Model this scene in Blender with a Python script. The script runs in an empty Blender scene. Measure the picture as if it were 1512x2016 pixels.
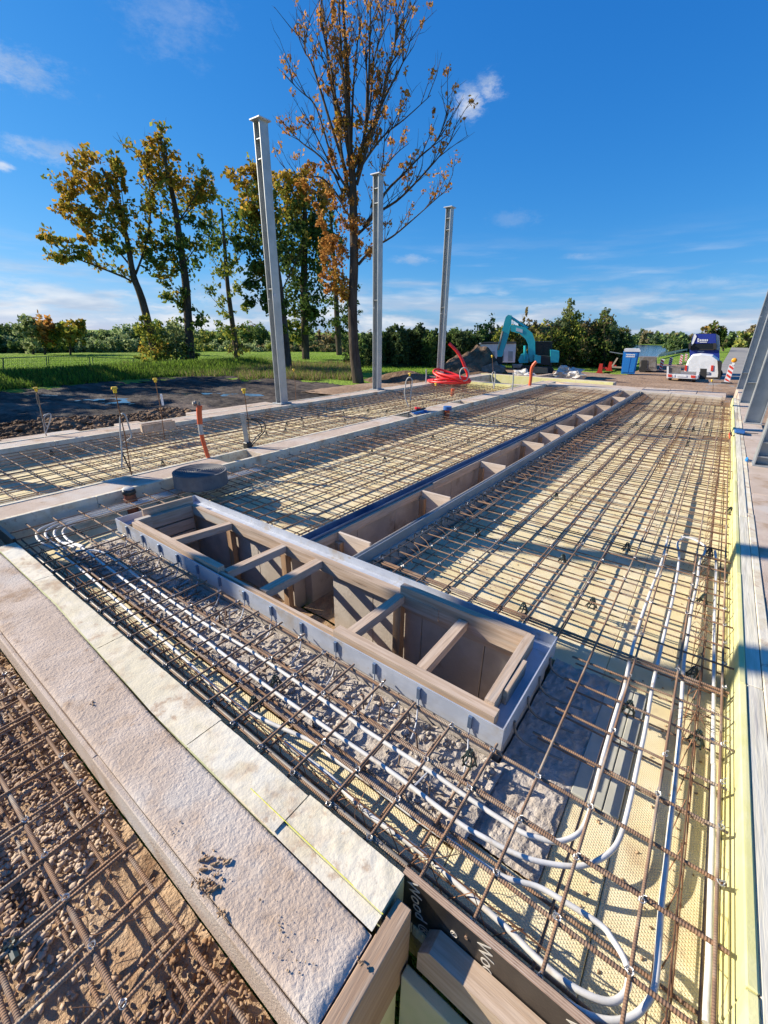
import bpy, math, random
import numpy as np
from mathutils import Vector, Matrix, noise
random.seed(7); rng=np.random.default_rng(7)
S=bpy.context.scene; C=S.collection
PI=math.pi
# ---------------------------------------------------------------- camera
F=844.53; W_,H_=1512,2016; CZ=1.5
PIT,ROL,YAW=math.radians(22.6395),math.radians(-0.759),math.radians(36.564)
fw=np.array([-math.sin(YAW)*math.cos(PIT),math.cos(YAW)*math.cos(PIT),-math.sin(PIT)])
r0=np.array([math.cos(YAW),math.sin(YAW),0.]); d0=np.cross(fw,r0)
r2=math.cos(ROL)*r0+math.sin(ROL)*d0; d2=-math.sin(ROL)*r0+math.cos(ROL)*d0
M=np.array([r2,d2,fw])
cam=bpy.data.cameras.new('camera'); co=bpy.data.objects.new('camera',cam); C.objects.link(co)
cam.sensor_fit='VERTICAL'; cam.sensor_height=36; cam.sensor_width=27; cam.lens=F/H_*36
cam.clip_start=.05; cam.clip_end=6000
co.matrix_world=Matrix(((r2[0],-d2[0],-fw[0],0),(r2[1],-d2[1],-fw[1],0),(r2[2],-d2[2],-fw[2],CZ),(0,0,0,1)))
S.camera=co
def raydir(x,y): return M.T@np.array([(x-W_/2)/F,(y-H_/2)/F,1])
def un(x,y,z=0.):
    d=raydir(x,y); t=(z-CZ)/d[2]; return Vector((d[0]*t,d[1]*t,z))
def atD(x,y,D):
    d=raydir(x,y); t=D/math.hypot(d[0],d[1]); return Vector((d[0]*t,d[1]*t,d[2]*t+CZ))
# ---------------------------------------------------------------- sky and sun
EL=math.radians(28); SDIR=Vector((-math.cos(math.radians(22))*math.cos(EL),-math.sin(math.radians(22))*math.cos(EL),math.sin(EL)))
world=bpy.data.worlds.new('World'); S.world=world; world.use_nodes=True
wn=world.node_tree.nodes; wl=world.node_tree.links
bg=wn['Background']; sky=wn.new('ShaderNodeTexSky'); sky.sky_type='NISHITA'; sky.sun_disc=False
sky.sun_elevation=EL; sky.sun_rotation=math.atan2(SDIR.x,SDIR.y)
sky.air_density=1.0; sky.dust_density=.15; sky.ozone_density=3.5; sky.altitude=0
bg.inputs['Strength'].default_value=.06
def wmath(op,a,b=None,cl=False):
    n=wn.new('ShaderNodeMath'); n.operation=op; n.use_clamp=cl
    for i,v in enumerate((a,b)):
        if v is None: continue
        if isinstance(v,(int,float)): n.inputs[i].default_value=v
        else: wl.new(v,n.inputs[i])
    return n.outputs[0]
def clouds():
    tc=wn.new('ShaderNodeTexCoord'); d=tc.outputs['Generated']
    sep=wn.new('ShaderNodeSeparateXYZ'); wl.new(d,sep.inputs[0])
    def nz(scale,st,detail=8,rough=.6,off=0):
        mp=wn.new('ShaderNodeMapping'); mp.inputs['Scale'].default_value=st; mp.inputs['Location'].default_value=(off,off*.7,0); wl.new(d,mp.inputs[0])
        n=wn.new('ShaderNodeTexNoise'); n.inputs['Scale'].default_value=scale; n.inputs['Detail'].default_value=detail; n.inputs['Roughness'].default_value=rough; wl.new(mp.outputs[0],n.inputs['Vector']); return n.outputs['Fac']
    def ramp(v,a,b):
        m=wn.new('ShaderNodeMapRange'); m.interpolation_type='SMOOTHSTEP'; m.inputs['From Min'].default_value=a; m.inputs['From Max'].default_value=b; wl.new(v,m.inputs['Value']); return m.outputs[0]
    z=sep.outputs['Z']
    # low cumulus band all round the horizon
    band=wmath('MULTIPLY',ramp(z,.115,.03),ramp(nz(5,(1,1,4.5)),.44,.60))
    # thin streaks up to some 12 degrees
    streak=wmath('MULTIPLY',wmath('MULTIPLY',ramp(z,.20,.05),ramp(nz(3.2,(1,1,9),6,.55,3.1),.47,.72)),.8)
    tot=wmath('MAXIMUM',band,streak)
    fine=nz(26,(1,1,2.2),10,.72,5.0)
    for (x,y,rx,rz,amp) in [(925,202,.055,.042,.85),(965,172,.045,.035,.8),(15,130,.13,.045,.55),(100,300,.13,.028,.5),(330,10,.14,.1,.22),(1010,430,.09,.03,.22),(810,512,.08,.018,.5),(1145,503,.06,.012,.35),(1395,558,.1,.02,.28),(0,325,.03,.012,.8),(470,585,.16,.06,.75)]:
        v=raydir(x,y); v=v/np.linalg.norm(v)
        h=np.array([-v[1],v[0],0]); h/=np.linalg.norm(h); up=np.cross(v,h)
        def dot(a):
            n=wn.new('ShaderNodeVectorMath'); n.operation='DOT_PRODUCT'; wl.new(d,n.inputs[0]); n.inputs[1].default_value=tuple(a); return n.outputs['Value']
        a=wmath('DIVIDE',dot(h),rx); b=wmath('DIVIDE',dot(up),rz)
        r=wmath('SQRT',wmath('ADD',wmath('MULTIPLY',a,a),wmath('MULTIPLY',b,b)))
        front=wmath('GREATER_THAN',dot(v),.5)
        m=ramp(r,1.0,.0); m=ramp(wmath('ADD',wmath('MULTIPLY',m,.42),fine),.60,1.02)
        m=wmath('MULTIPLY',wmath('MULTIPLY',m,ramp(r,1.15,.25)),wmath('MULTIPLY',front,amp))
        tot=wmath('MAXIMUM',tot,m)
    shade=nz(7,(1,1,5),4,.5,9.0)
    cr=wn.new('ShaderNodeMix'); cr.data_type='RGBA'; wl.new(ramp(shade,.4,.65),cr.inputs[0]); cr.inputs[6].default_value=tuple(v/(.06*2**.85) for v in (.50,.60,.76))+(1,); cr.inputs[7].default_value=tuple(v/(.06*2**.85) for v in (.86,.89,.94))+(1,)
    return wmath('MULTIPLY',tot,.9), cr.outputs[2]
cm,cc=clouds()
EXP=.85; ST=.06
sc_=wn.new('ShaderNodeSeparateColor'); wl.new(sky.outputs[0],sc_.inputs[0]); cb_=wn.new('ShaderNodeCombineColor')
for i,(k_,p_) in enumerate([(.44,1.45),(.60,.79),(.93,.5)]):   # tone response of the photograph's blue sky
    wl.new(wmath('MULTIPLY',wmath('POWER',wmath('MULTIPLY',sc_.outputs[i],.1364),p_),k_/(ST*2**EXP)),cb_.inputs[i])
mx=wn.new('ShaderNodeMix'); mx.data_type='RGBA'; wl.new(cm,mx.inputs[0]); wl.new(cb_.outputs[0],mx.inputs[6]); wl.new(cc,mx.inputs[7])
wl.new(mx.outputs[2],bg.inputs['Color'])
sun=bpy.data.lights.new('sun','SUN'); sun.energy=5.0; sun.angle=math.radians(.5); sun.color=(1,.90,.74)
so=bpy.data.objects.new('sun',sun); C.objects.link(so); so.rotation_euler=SDIR.to_track_quat('Z','Y').to_euler()
S.view_settings.view_transform='Standard'; S.view_settings.look='None'; S.view_settings.gamma=1; S.view_settings.use_curve_mapping=False
S.view_settings.exposure=.85
# ---------------------------------------------------------------- materials
def mat(name,col,rough=.8,metal=0,col2=None,ns=6,nr=(.4,.6),bump=0,bs=30,det=6,stain=None,wave=None,spec=.5,coord='Object',mp=(1,1,1)):
    m=bpy.data.materials.new(name); m.use_nodes=True; n=m.node_tree.nodes; l=m.node_tree.links; b=n['Principled BSDF']
    b.inputs['Base Color'].default_value=(*col,1); b.inputs['Roughness'].default_value=rough; b.inputs['Metallic'].default_value=metal
    b.inputs['Specular IOR Level'].default_value=spec
    tc=n.new('ShaderNodeTexCoord'); mpn=n.new('ShaderNodeMapping'); mpn.inputs['Scale'].default_value=mp; l.new(tc.outputs[coord],mpn.inputs[0]); V=mpn.outputs[0]
    def noise_(s,d=det,r=.6):
        t=n.new('ShaderNodeTexNoise'); t.inputs['Scale'].default_value=s; t.inputs['Detail'].default_value=d; t.inputs['Roughness'].default_value=r; l.new(V,t.inputs['Vector']); return t.outputs['Fac']
    def mixc(f,a,c):
        x=n.new('ShaderNodeMix'); x.data_type='RGBA'; l.new(f,x.inputs[0])
        if isinstance(a,tuple): x.inputs[6].default_value=(*a,1)
        else: l.new(a,x.inputs[6])
        x.inputs[7].default_value=(*c,1); return x.outputs[2]
    def rmp(v,a,c):
        q=n.new('ShaderNodeMapRange'); q.interpolation_type='SMOOTHSTEP'; q.inputs['From Min'].default_value=a; q.inputs['From Max'].default_value=c; l.new(v,q.inputs['Value']); return q.outputs[0]
    cur=col
    if col2: cur=mixc(rmp(noise_(ns),*nr),col,col2)
    if stain:
        for (sc,ss,a,c) in stain: cur=mixc(rmp(noise_(ss,5,.65),a,c),cur,sc)
    if not isinstance(cur,tuple): l.new(cur,b.inputs['Base Color'])
    nrm=None
    if bump:
        bp=n.new('ShaderNodeBump'); bp.inputs['Distance'].default_value=bump; bp.inputs['Strength'].default_value=1; l.new(noise_(bs,4,.6),bp.inputs['Height']); nrm=bp.outputs[0]
    if wave:
        w=n.new('ShaderNodeTexWave'); w.wave_type='BANDS'; w.bands_direction=wave[0]; w.inputs['Scale'].default_value=wave[1]; w.inputs['Distortion'].default_value=wave[3] if len(wave)>3 else 0
        l.new(V,w.inputs['Vector']); bp=n.new('ShaderNodeBump'); bp.inputs['Distance'].default_value=wave[2]; l.new(w.outputs['Fac'],bp.inputs['Height'])
        if nrm: l.new(nrm,bp.inputs['Normal'])
        nrm=bp.outputs[0]
    if nrm: l.new(nrm,b.inputs['Normal'])
    m['b']=1
    return m
def wood(name,c1,c2,axis='X',sc=1.0,dirt=(.25,.18,.12)):
    s={'X':(1.5,22,22),'Y':(22,1.5,22),'Z':(22,22,1.5)}[axis]
    return mat(name,c1,.85,0,c2,ns=2.5*sc,nr=(.35,.65),bump=.003,bs=3,mp=s,spec=.2,stain=[(dirt,.25,.5,.75),((.46,.42,.37),.5,.54,.7),((.12,.08,.05),1.6,.66,.76)])
MT={}
MT['rust']=mat('rusty_steel',(.185,.115,.078),.75,.05,(.29,.165,.092),ns=9,nr=(.4,.65),wave=('X',42,.0011),spec=.4,stain=[((.36,.30,.235),2.2,.46,.66)])
MT['wire']=mat('tie_wire_steel',(.16,.08,.045),.6,.6,(.25,.13,.07),ns=20)
MT['silver']=mat('bright_wire',(.5,.5,.5),.4,.8)
MT['xps']=mat('yellow_foam',(.73,.62,.36),.85,0,(.77,.68,.46),ns=3,bump=.0015,bs=180,spec=.25,stain=[((.50,.37,.23),2.2,.48,.70),((.35,.22,.12),7,.6,.78)])
MT['xpsw']=mat('foam_pale',(.62,.555,.41),.85,0,(.68,.62,.50),ns=5,bump=.002,bs=90,spec=.25,stain=[((.45,.33,.22),3.2,.50,.68),((.46,.35,.25),14,.54,.68),((.66,.62,.52),1.7,.58,.66)])
MT['xpsg']=mat('foam_green',(.46,.50,.31),.85,0,(.53,.54,.37),ns=4,bump=.0012,bs=120,spec=.25)
MT['xpsy']=mat('foam_lemon',(.62,.59,.26),.8,0,(.66,.63,.34),ns=4,bump=.001,bs=120,spec=.25)
MT['conc']=mat('rough_concrete',(.47,.375,.30),.9,0,(.53,.435,.36),ns=3.5,bump=.0042,bs=130,spec=.15,stain=[((.36,.25,.165),3.0,.52,.72),((.34,.24,.17),11,.60,.74),((.52,.47,.42),1.7,.5,.7)])
MT['concs']=mat('smooth_concrete',(.42,.37,.32),.88,0,(.49,.44,.39),ns=4,bump=.0025,bs=60,spec=.25,stain=[((.28,.22,.17),3,.55,.75)])
MT['soil']=mat('brown_soil',(.42,.28,.17),.95,0,(.50,.36,.235),ns=5,bump=.02,bs=60,spec=.15,stain=[((.20,.12,.07),6,.5,.7)])
MT['stone']=mat('gravel_stone',(.42,.30,.21),.9,0,(.54,.43,.33),ns=2.3,bump=.003,bs=60,spec=.2,stain=[((.26,.15,.08),1.3,.45,.65)])
MT['rubble']=mat('concrete_rubble',(.40,.35,.30),.95,0,(.50,.45,.40),ns=14,bump=.008,bs=110,spec=.2)
MT['tx']=wood('timber_x',(.43,.315,.225),(.54,.425,.33),'X'); MT['ty']=wood('timber_y',(.43,.315,.225),(.54,.425,.33),'Y'); MT['tp']=wood('pale_board',(.52,.43,.35),(.60,.51,.43),'X'); MT['td']=wood('dark_timber_y',(.30,.20,.135),(.38,.27,.19),'Y'); MT['tz']=wood('timber_z',(.34,.21,.12),(.44,.29,.18),'Z')
MT['tw']=wood('white_timber_y',(.58,.54,.42),(.68,.64,.53),'Y')
MT['galv']=mat('galvanised_steel',(.42,.45,.51),.58,.3,(.50,.53,.59),ns=9,nr=(.35,.65),bump=.0008,bs=25,stain=[((.40,.34,.27),3,.52,.72),((.36,.29,.22),9,.6,.75)])
MT['galvd']=mat('sky_tinted_steel',(.13,.19,.30),.35,.6,(.18,.25,.37),ns=5)  # dark blue base colour carries the sky reflection of the shaded left rail
MT['galvc']=mat('column_steel',(.36,.38,.39),.5,.55,(.44,.46,.47),ns=4,nr=(.35,.65),bump=.0008,bs=20)
MT['pex']=mat('white_pipe',(.58,.57,.54),.45,0,(.68,.67,.64),ns=12,stain=[((.44,.36,.28),9,.55,.72),((.12,.12,.12),60,.72,.76)])
MT['black']=mat('black_plastic',(.018,.02,.02),.45)
MT['spacer']=mat('spacer_plastic',(.02,.035,.032),.4)
MT['ply']=mat('black_film_plywood',(.018,.016,.015),.32,0,(.035,.03,.026),ns=8,bump=.0006,bs=90)
MT['plyedge']=mat('plywood_edge',(.36,.24,.17),.8,0,(.26,.17,.12),ns=30,mp=(1,1,9))
MT['ink']=mat('pale_print',(.55,.50,.44),.7)
MT['foamroll']=mat('grey_foam_tape',(.12,.12,.125),.85,0,(.15,.15,.155),ns=12,bump=.002,bs=200)
MT['orange']=mat('orange_conduit',(.62,.10,.03),.45)
MT['red']=mat('red_conduit',(.75,.03,.03),.4)
MT['yell']=mat('yellow_cap',(.75,.50,.03),.45)
MT['grey']=mat('grey_cable',(.40,.40,.39),.5)
MT['brownp']=mat('brown_pipe_plastic',(.16,.05,.03),.4)
MT['blue']=mat('blue_plastic',(.03,.12,.35),.4)
MT['sand']=mat('sawdust_sand',(.42,.29,.17),.95,0,(.34,.22,.13),ns=9,bump=.01,bs=60,spec=.15)
MT['mud']=mat('wet_mud_shadow_streaks',(.03,.024,.021),.8,0,(.085,.068,.055),ns=.35,nr=(.42,.62),bump=.12,bs=2.2,spec=.2,stain=[((.13,.10,.082),.2,.50,.62)],mp=(.6,1.8,1))  # stretched noise paints sunlit and tree-shadow streaks into the mud, besides wet patches
MT['dirt']=mat('site_dirt',(.28,.185,.12),.95,0,(.36,.25,.17),ns=.5,bump=.06,bs=5,spec=.15,stain=[((.16,.10,.07),.25,.52,.66)])
MT['heap']=mat('dug_earth',(.12,.078,.05),.95,0,(.20,.135,.09),ns=1.2,bump=.15,bs=5,spec=.1)
MT['grass']=mat('meadow_grass',(.17,.28,.03),.9,0,(.23,.34,.05),ns=.25,bump=.25,bs=6,spec=.1,stain=[((.17,.22,.05),.05,.5,.7)])
MT['asph']=mat('road_asphalt',(.24,.225,.20),.9,0,(.29,.27,.24),ns=.4,bump=.01,bs=8)
MT['bark']=mat('bark',(.065,.05,.038),.95,0,(.11,.088,.068),ns=3,bump=.05,bs=8,mp=(1,1,.25),spec=.1)
MT['teal']=mat('teal_paint',(.02,.44,.48),.4,0,(.03,.50,.52),ns=2)
MT['dark']=mat('dark_rubber',(.025,.023,.022),.7)
MT['steelg']=mat('worn_steel',(.28,.26,.24),.6,.4,(.20,.17,.14),ns=4)
MT['glass']=mat('dark_glass',(.012,.016,.02),.25,spec=.3)
MT['white']=mat('white_paint',(.74,.75,.76),.45,0,(.66,.67,.68),ns=2)
MT['tblue']=mat('truck_blue',(.012,.03,.24),.45)
MT['pblue']=mat('cabin_blue',(.015,.20,.56),.5)
MT['redp']=mat('red_reflective',(.62,.04,.02),.5)
MT['lamp']=mat('amber_lens',(.80,.32,.01),.3)
MT['bag']=mat('white_sacking',(.62,.60,.56),.8,0,(.5,.47,.42),ns=6,bump=.02,bs=12)
MT['green']=mat('green_pole',(.05,.09,.05),.6)
def leafmat(name):
    m=bpy.data.materials.new(name); m.use_nodes=True; n=m.node_tree.nodes; l=m.node_tree.links; n.clear()
    a=n.new('ShaderNodeAttribute'); a.attribute_name='Col'; d=n.new('ShaderNodeBsdfDiffuse'); t=n.new('ShaderNodeBsdfTranslucent'); x=n.new('ShaderNodeMixShader'); o=n.new('ShaderNodeOutputMaterial')
    l.new(a.outputs['Color'],d.inputs[0]); l.new(a.outputs['Color'],t.inputs[0]); x.inputs[0].default_value=.45; l.new(d.outputs[0],x.inputs[1]); l.new(t.outputs[0],x.inputs[2]); l.new(x.outputs[0],o.inputs[0]); return m
MT['leaf']=leafmat('leaf')
def meshmat():  # woven diamond relief printed into the foam boards
    m=MT['xps']; n=m.node_tree.nodes; l=m.node_tree.links; tc=n.new('ShaderNodeTexCoord'); sp=n.new('ShaderNodeSeparateXYZ'); l.new(tc.outputs['Object'],sp.inputs[0])
    def mt(op,a,b):
        q=n.new('ShaderNodeMath'); q.operation=op
        for i,v in enumerate((a,b)):
            if isinstance(v,(int,float)): q.inputs[i].default_value=v
            elif v is not None: l.new(v,q.inputs[i])
        return q.outputs[0]
    def ln(s):
        v=mt('ADD',mt('MULTIPLY',sp.outputs[0],2*PI/.016),mt('MULTIPLY',sp.outputs[1],s*2*PI/.011)); return mt('POWER',mt('ABSOLUTE',mt('SINE',mt('MULTIPLY',v,.5),0),0),6)
    h=mt('MAXIMUM',mt('SUBTRACT',1,ln(1)),mt('SUBTRACT',1,ln(-1)))
    h=mt('MINIMUM',mt('SUBTRACT',1,ln(1)),mt('SUBTRACT',1,ln(-1)))
    bp=n.new('ShaderNodeBump'); bp.inputs['Distance'].default_value=.0016; l.new(h,bp.inputs['Height'])
    b=n['Principled BSDF']; old=b.inputs['Normal'].links[0].from_socket; l.new(old,bp.inputs['Normal']); l.new(bp.outputs[0],b.inputs['Normal'])
meshmat()
# ---------------------------------------------------------------- builders
def tag(o,label=None,cat=None,group=None,kind=None):
    if label: o['label']=label
    if cat: o['category']=cat
    if group: o['group']=group
    if kind: o['kind']=kind
    return o
def thing(name,label,cat,loc=(0,0,0),rz=0,group=None):
    o=bpy.data.objects.new(name,None); C.objects.link(o); o.location=loc; o.rotation_euler=(0,0,rz); o.empty_display_size=.2
    return tag(o,label,cat,group)
def link(name,me,parent=None,loc=(0,0,0),rz=0):
    o=bpy.data.objects.new(name,me); C.objects.link(o); o.location=loc; o.rotation_euler=(0,0,rz)
    if parent: o.parent=parent
    return o
def wloc(o):
    v=Vector((0,0,0))
    while o: v+=o.location; o=o.parent
    return v
class MB:
    def __init__(s): s.v=[]; s.f=[]
    def add(s,v,f):
        b=len(s.v); s.v+=[tuple(x) for x in v]; s.f+=[tuple(i+b for i in q) for q in f]; return s
    def box(s,x0,x1,y0,y1,z0,z1,c=0,jit=0,xf=None):
        if c<=0:
            v=[(x,y,z) for z in (z0,z1) for y in (y0,y1) for x in (x0,x1)]; f=[(0,2,3,1),(4,5,7,6),(0,1,5,4),(2,6,7,3),(0,4,6,2),(1,3,7,5)]
        else:
            v=[];f=[];X=(x0,x1);Y=(y0,y1);Z=(z0,z1);idx={}
            for i in (0,1):
                for j in (0,1):
                    for k in (0,1):
                        sx=1-2*i;sy=1-2*j;sz=1-2*k
                        for a,(dx,dy,dz) in enumerate(((0,c,c),(c,0,c),(c,c,0))):
                            idx[(i,j,k,a)]=len(v); v.append((X[i]+sx*dx,Y[j]+sy*dy,Z[k]+sz*dz))
            g=lambda i,j,k,a: idx[(i,j,k,a)]
            for i in (0,1): q=[g(i,0,0,0),g(i,1,0,0),g(i,1,1,0),g(i,0,1,0)]; f.append(q if i else q[::-1])
            for j in (0,1): q=[g(0,j,0,1),g(0,j,1,1),g(1,j,1,1),g(1,j,0,1)]; f.append(q if j else q[::-1])
            for k in (0,1): q=[g(0,0,k,2),g(1,0,k,2),g(1,1,k,2),g(0,1,k,2)]; f.append(q if k else q[::-1])
            for i in (0,1):
                for j in (0,1): q=[g(i,j,0,0),g(i,j,0,1),g(i,j,1,1),g(i,j,1,0)]; f.append(q if (i+j)%2==0 else q[::-1])
                for k in (0,1): q=[g(i,0,k,0),g(i,1,k,0),g(i,1,k,2),g(i,0,k,2)]; f.append(q if (i+k)%2==0 else q[::-1])
            for j in (0,1):
                for k in (0,1): q=[g(0,j,k,1),g(1,j,k,1),g(1,j,k,2),g(0,j,k,2)]; f.append(q[::-1] if (j+k)%2==0 else q)
            for i in (0,1):
                for j in (0,1):
                    for k in (0,1): q=[g(i,j,k,0),g(i,j,k,1),g(i,j,k,2)]; f.append(q if (i+j+k)%2 else q[::-1])
        if jit: v=[(x+random.uniform(-jit,jit),y+random.uniform(-jit,jit),z+random.uniform(-jit,jit)) for x,y,z in v]
        if xf: v=[xf@Vector(p) for p in v]
        return s.add(v,f)
    def slab(s,p,q,w,h,up=(0,0,1)):   # board from p to q, w wide, h high
        p=Vector(p);q=Vector(q); d=(q-p); L=d.length; d.normalize(); u=Vector(up); sd=d.cross(u).normalized(); u=sd.cross(d)
        v=[p+d*a*L+sd*b*w/2+u*c*h/2 for c in (-1,1) for b in (-1,1) for a in (0,1)]
        return s.add(v,[(0,2,3,1),(4,5,7,6),(0,1,5,4),(2,6,7,3),(0,4,6,2),(1,3,7,5)])
    def tube(s,pts,r,n=8,cap=True,closed=False):
        pts=[Vector(p) for p in pts]; N=len(pts); rs=r if isinstance(r,(list,tuple)) else [r]*N
        t0=(pts[1]-pts[0]).normalized(); u=t0.orthogonal().normalized(); v=[];f=[]
        for i,p in enumerate(pts):
            if closed: t=(pts[(i+1)%N]-pts[i-1]).normalized()
            else: t=(pts[min(i+1,N-1)]-pts[max(i-1,0)]).normalized()
            u=(u-t*u.dot(t)).normalized(); w=t.cross(u)
            for k in range(n): a=2*PI*k/n; v.append(p+(u*math.cos(a)+w*math.sin(a))*rs[i])
        for i in range(N if closed else N-1):
            for k in range(n): a=i*n+k;b=i*n+(k+1)%n;c=((i+1)%N)*n+(k+1)%n;d=((i+1)%N)*n+k; f.append((a,b,c,d))
        if cap and not closed:
            L=len(v); v+=v[:n]+v[(N-1)*n:N*n]; f.append(tuple(L+k for k in range(n))[::-1]); f.append(tuple(L+n+k for k in range(n)))
        return s.add(v,f)
    def prism(s,poly,y0,y1):   # polygon in x,z extruded along y
        n=len(poly); v=[(x,y0,z) for x,z in poly]+[(x,y1,z) for x,z in poly]
        f=[tuple(range(n)),tuple(range(n,2*n))[::-1]]+[(i,i+n,(i+1)%n+n,(i+1)%n) for i in range(n)]
        return s.add(v,f)
    def blob(s,c,r,seed=0,amp=.25,nu=10,nv=6,fr=1.5):
        v=[];f=[]; rx,ry,rz=r if isinstance(r,(tuple,list)) else (r,r,r)
        for j in range(nv+1):
            for i in range(nu):
                a=2*PI*i/nu; b=PI*j/nv; d=Vector((math.sin(b)*math.cos(a),math.sin(b)*math.sin(a),math.cos(b)))
                k=1+amp*noise.noise(d*fr+Vector((seed*3.1,seed*1.7,0)))*2
                v.append((c[0]+d.x*rx*k,c[1]+d.y*ry*k,c[2]+d.z*rz*k))
        for j in range(nv):
            for i in range(nu): a=j*nu+i;b=j*nu+(i+1)%nu; f.append((a,a+nu,b+nu,b))
        return s.add(v,f)
    def mesh(s,name,m,smooth=False):
        me=bpy.data.meshes.new(name); me.from_pydata(s.v,[],s.f); me.validate()
        import bmesh; bm=bmesh.new(); bm.from_mesh(me); bmesh.ops.recalc_face_normals(bm,faces=bm.faces); bm.to_mesh(me); bm.free()
        me.materials.append(MT[m] if isinstance(m,str) else m)
        if smooth: me.shade_smooth() if hasattr(me,'shade_smooth') else [setattr(p,'use_smooth',True) for p in me.polygons]
        return me
    def build(s,name,m,parent=None,smooth=False,world=False):
        if world and parent: o=wloc(parent); s.v=[(a-o.x,b-o.y,c-o.z) for a,b,c in s.v]
        return link(name,s.mesh(name,m,smooth),parent)
def smooth_by_angle(me,ang=.6): 
    for p in me.polygons: p.use_smooth=True
def grid(x0,x1,y0,y1,nx,ny,fz):
    m=MB(); v=[(x0+(x1-x0)*i/nx,y0+(y1-y0)*j/ny,0) for j in range(ny+1) for i in range(nx+1)]
    v=[(x,y,fz(x,y)) for x,y,_ in v]
    return m.add(v,[(j*(nx+1)+i,j*(nx+1)+i+1,(j+1)*(nx+1)+i+1,(j+1)*(nx+1)+i) for j in range(ny) for i in range(nx)])
def npmesh(name,verts,faces_n,faces,m,col=None,smooth=False):
    me=bpy.data.meshes.new(name); me.vertices.add(len(verts)); me.vertices.foreach_set('co',verts.astype(np.float32).ravel())
    nf=len(faces); me.loops.add(nf*faces_n); me.loops.foreach_set('vertex_index',faces.astype(np.int32).ravel())
    me.polygons.add(nf); me.polygons.foreach_set('loop_start',np.arange(nf,dtype=np.int32)*faces_n); me.update(calc_edges=True)
    if col is not None:
        a=me.attributes.new('Col','FLOAT_COLOR','POINT'); a.data.foreach_set('color',np.concatenate([col,np.ones((len(col),1))],1).astype(np.float32).ravel())
    me.materials.append(MT[m]); 
    if smooth: me.polygons.foreach_set('use_smooth',np.ones(nf,dtype=bool))
    return me
def leafmesh(name,P,size,cols,m='leaf'):
    n=len(P); a=rng.normal(size=(n,3)); a/=np.linalg.norm(a,axis=1)[:,None]; b=rng.normal(size=(n,3)); b-=a*(a*b).sum(1)[:,None]; b/=np.linalg.norm(b,axis=1)[:,None]
    s=(size*rng.uniform(.6,1.3,n))[:,None]; a=a*s; b=b*s*.75
    v=np.stack([P-a,P-b*.9,P+a,P+b*.9],1).reshape(-1,3); f=np.arange(4*n).reshape(-1,4)
    return npmesh(name,v,4,f,m,np.repeat(cols,4,axis=0))
ICO=None
def stones(name,P,size,m,parent=None,flat=.7):
    t=(1+5**.5)/2; V=np.array([(-1,t,0),(1,t,0),(-1,-t,0),(1,-t,0),(0,-1,t),(0,1,t),(0,-1,-t),(0,1,-t),(t,0,-1),(t,0,1),(-t,0,-1),(-t,0,1)])/1.9
    Fc=np.array([(0,11,5),(0,5,1),(0,1,7),(0,7,10),(0,10,11),(1,5,9),(5,11,4),(11,10,2),(10,7,6),(7,1,8),(3,9,4),(3,4,2),(3,2,6),(3,6,8),(3,8,9),(4,9,5),(2,4,11),(6,2,10),(8,6,7),(9,8,1)])
    n=len(P); v=V[None]*rng.uniform(.55,1.3,(n,12,1))+rng.normal(size=(n,12,3))*.12; v=v*np.stack([rng.uniform(.7,1.4,n),rng.uniform(.6,1,n),rng.uniform(.4,.8,n)],1)[:,None]*np.asarray(size).reshape(-1,1,1)
    ang=rng.uniform(0,2*PI,n); tl=rng.uniform(-.5,.5,n); c,s_=np.cos(ang),np.sin(ang)
    x=v[...,0]*np.cos(tl)[:,None]-v[...,2]*np.sin(tl)[:,None]; z=v[...,0]*np.sin(tl)[:,None]+v[...,2]*np.cos(tl)[:,None]; y=v[...,1]
    v=np.stack([x*c[:,None]-y*s_[:,None],x*s_[:,None]+y*c[:,None],z],2)+P[:,None]
    f=(Fc[None]+np.arange(n)[:,None,None]*12).reshape(-1,3)
    return link(name,npmesh(name,v.reshape(-1,3),3,f,m),parent)
def smoothpts(P,k=4):   # Catmull-Rom
    P=[Vector(p) for p in P]; out=[]
    for i in range(len(P)-1):
        a=P[max(i-1,0)];b=P[i];c=P[i+1];d=P[min(i+2,len(P)-1)]
        for j in range(k):
            t=j/k; out.append(.5*((2*b)+(c-a)*t+(2*a-5*b+4*c-d)*t*t+(3*b-a-3*c+d)*t*t*t))
    out.append(P[-1]); return out
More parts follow.
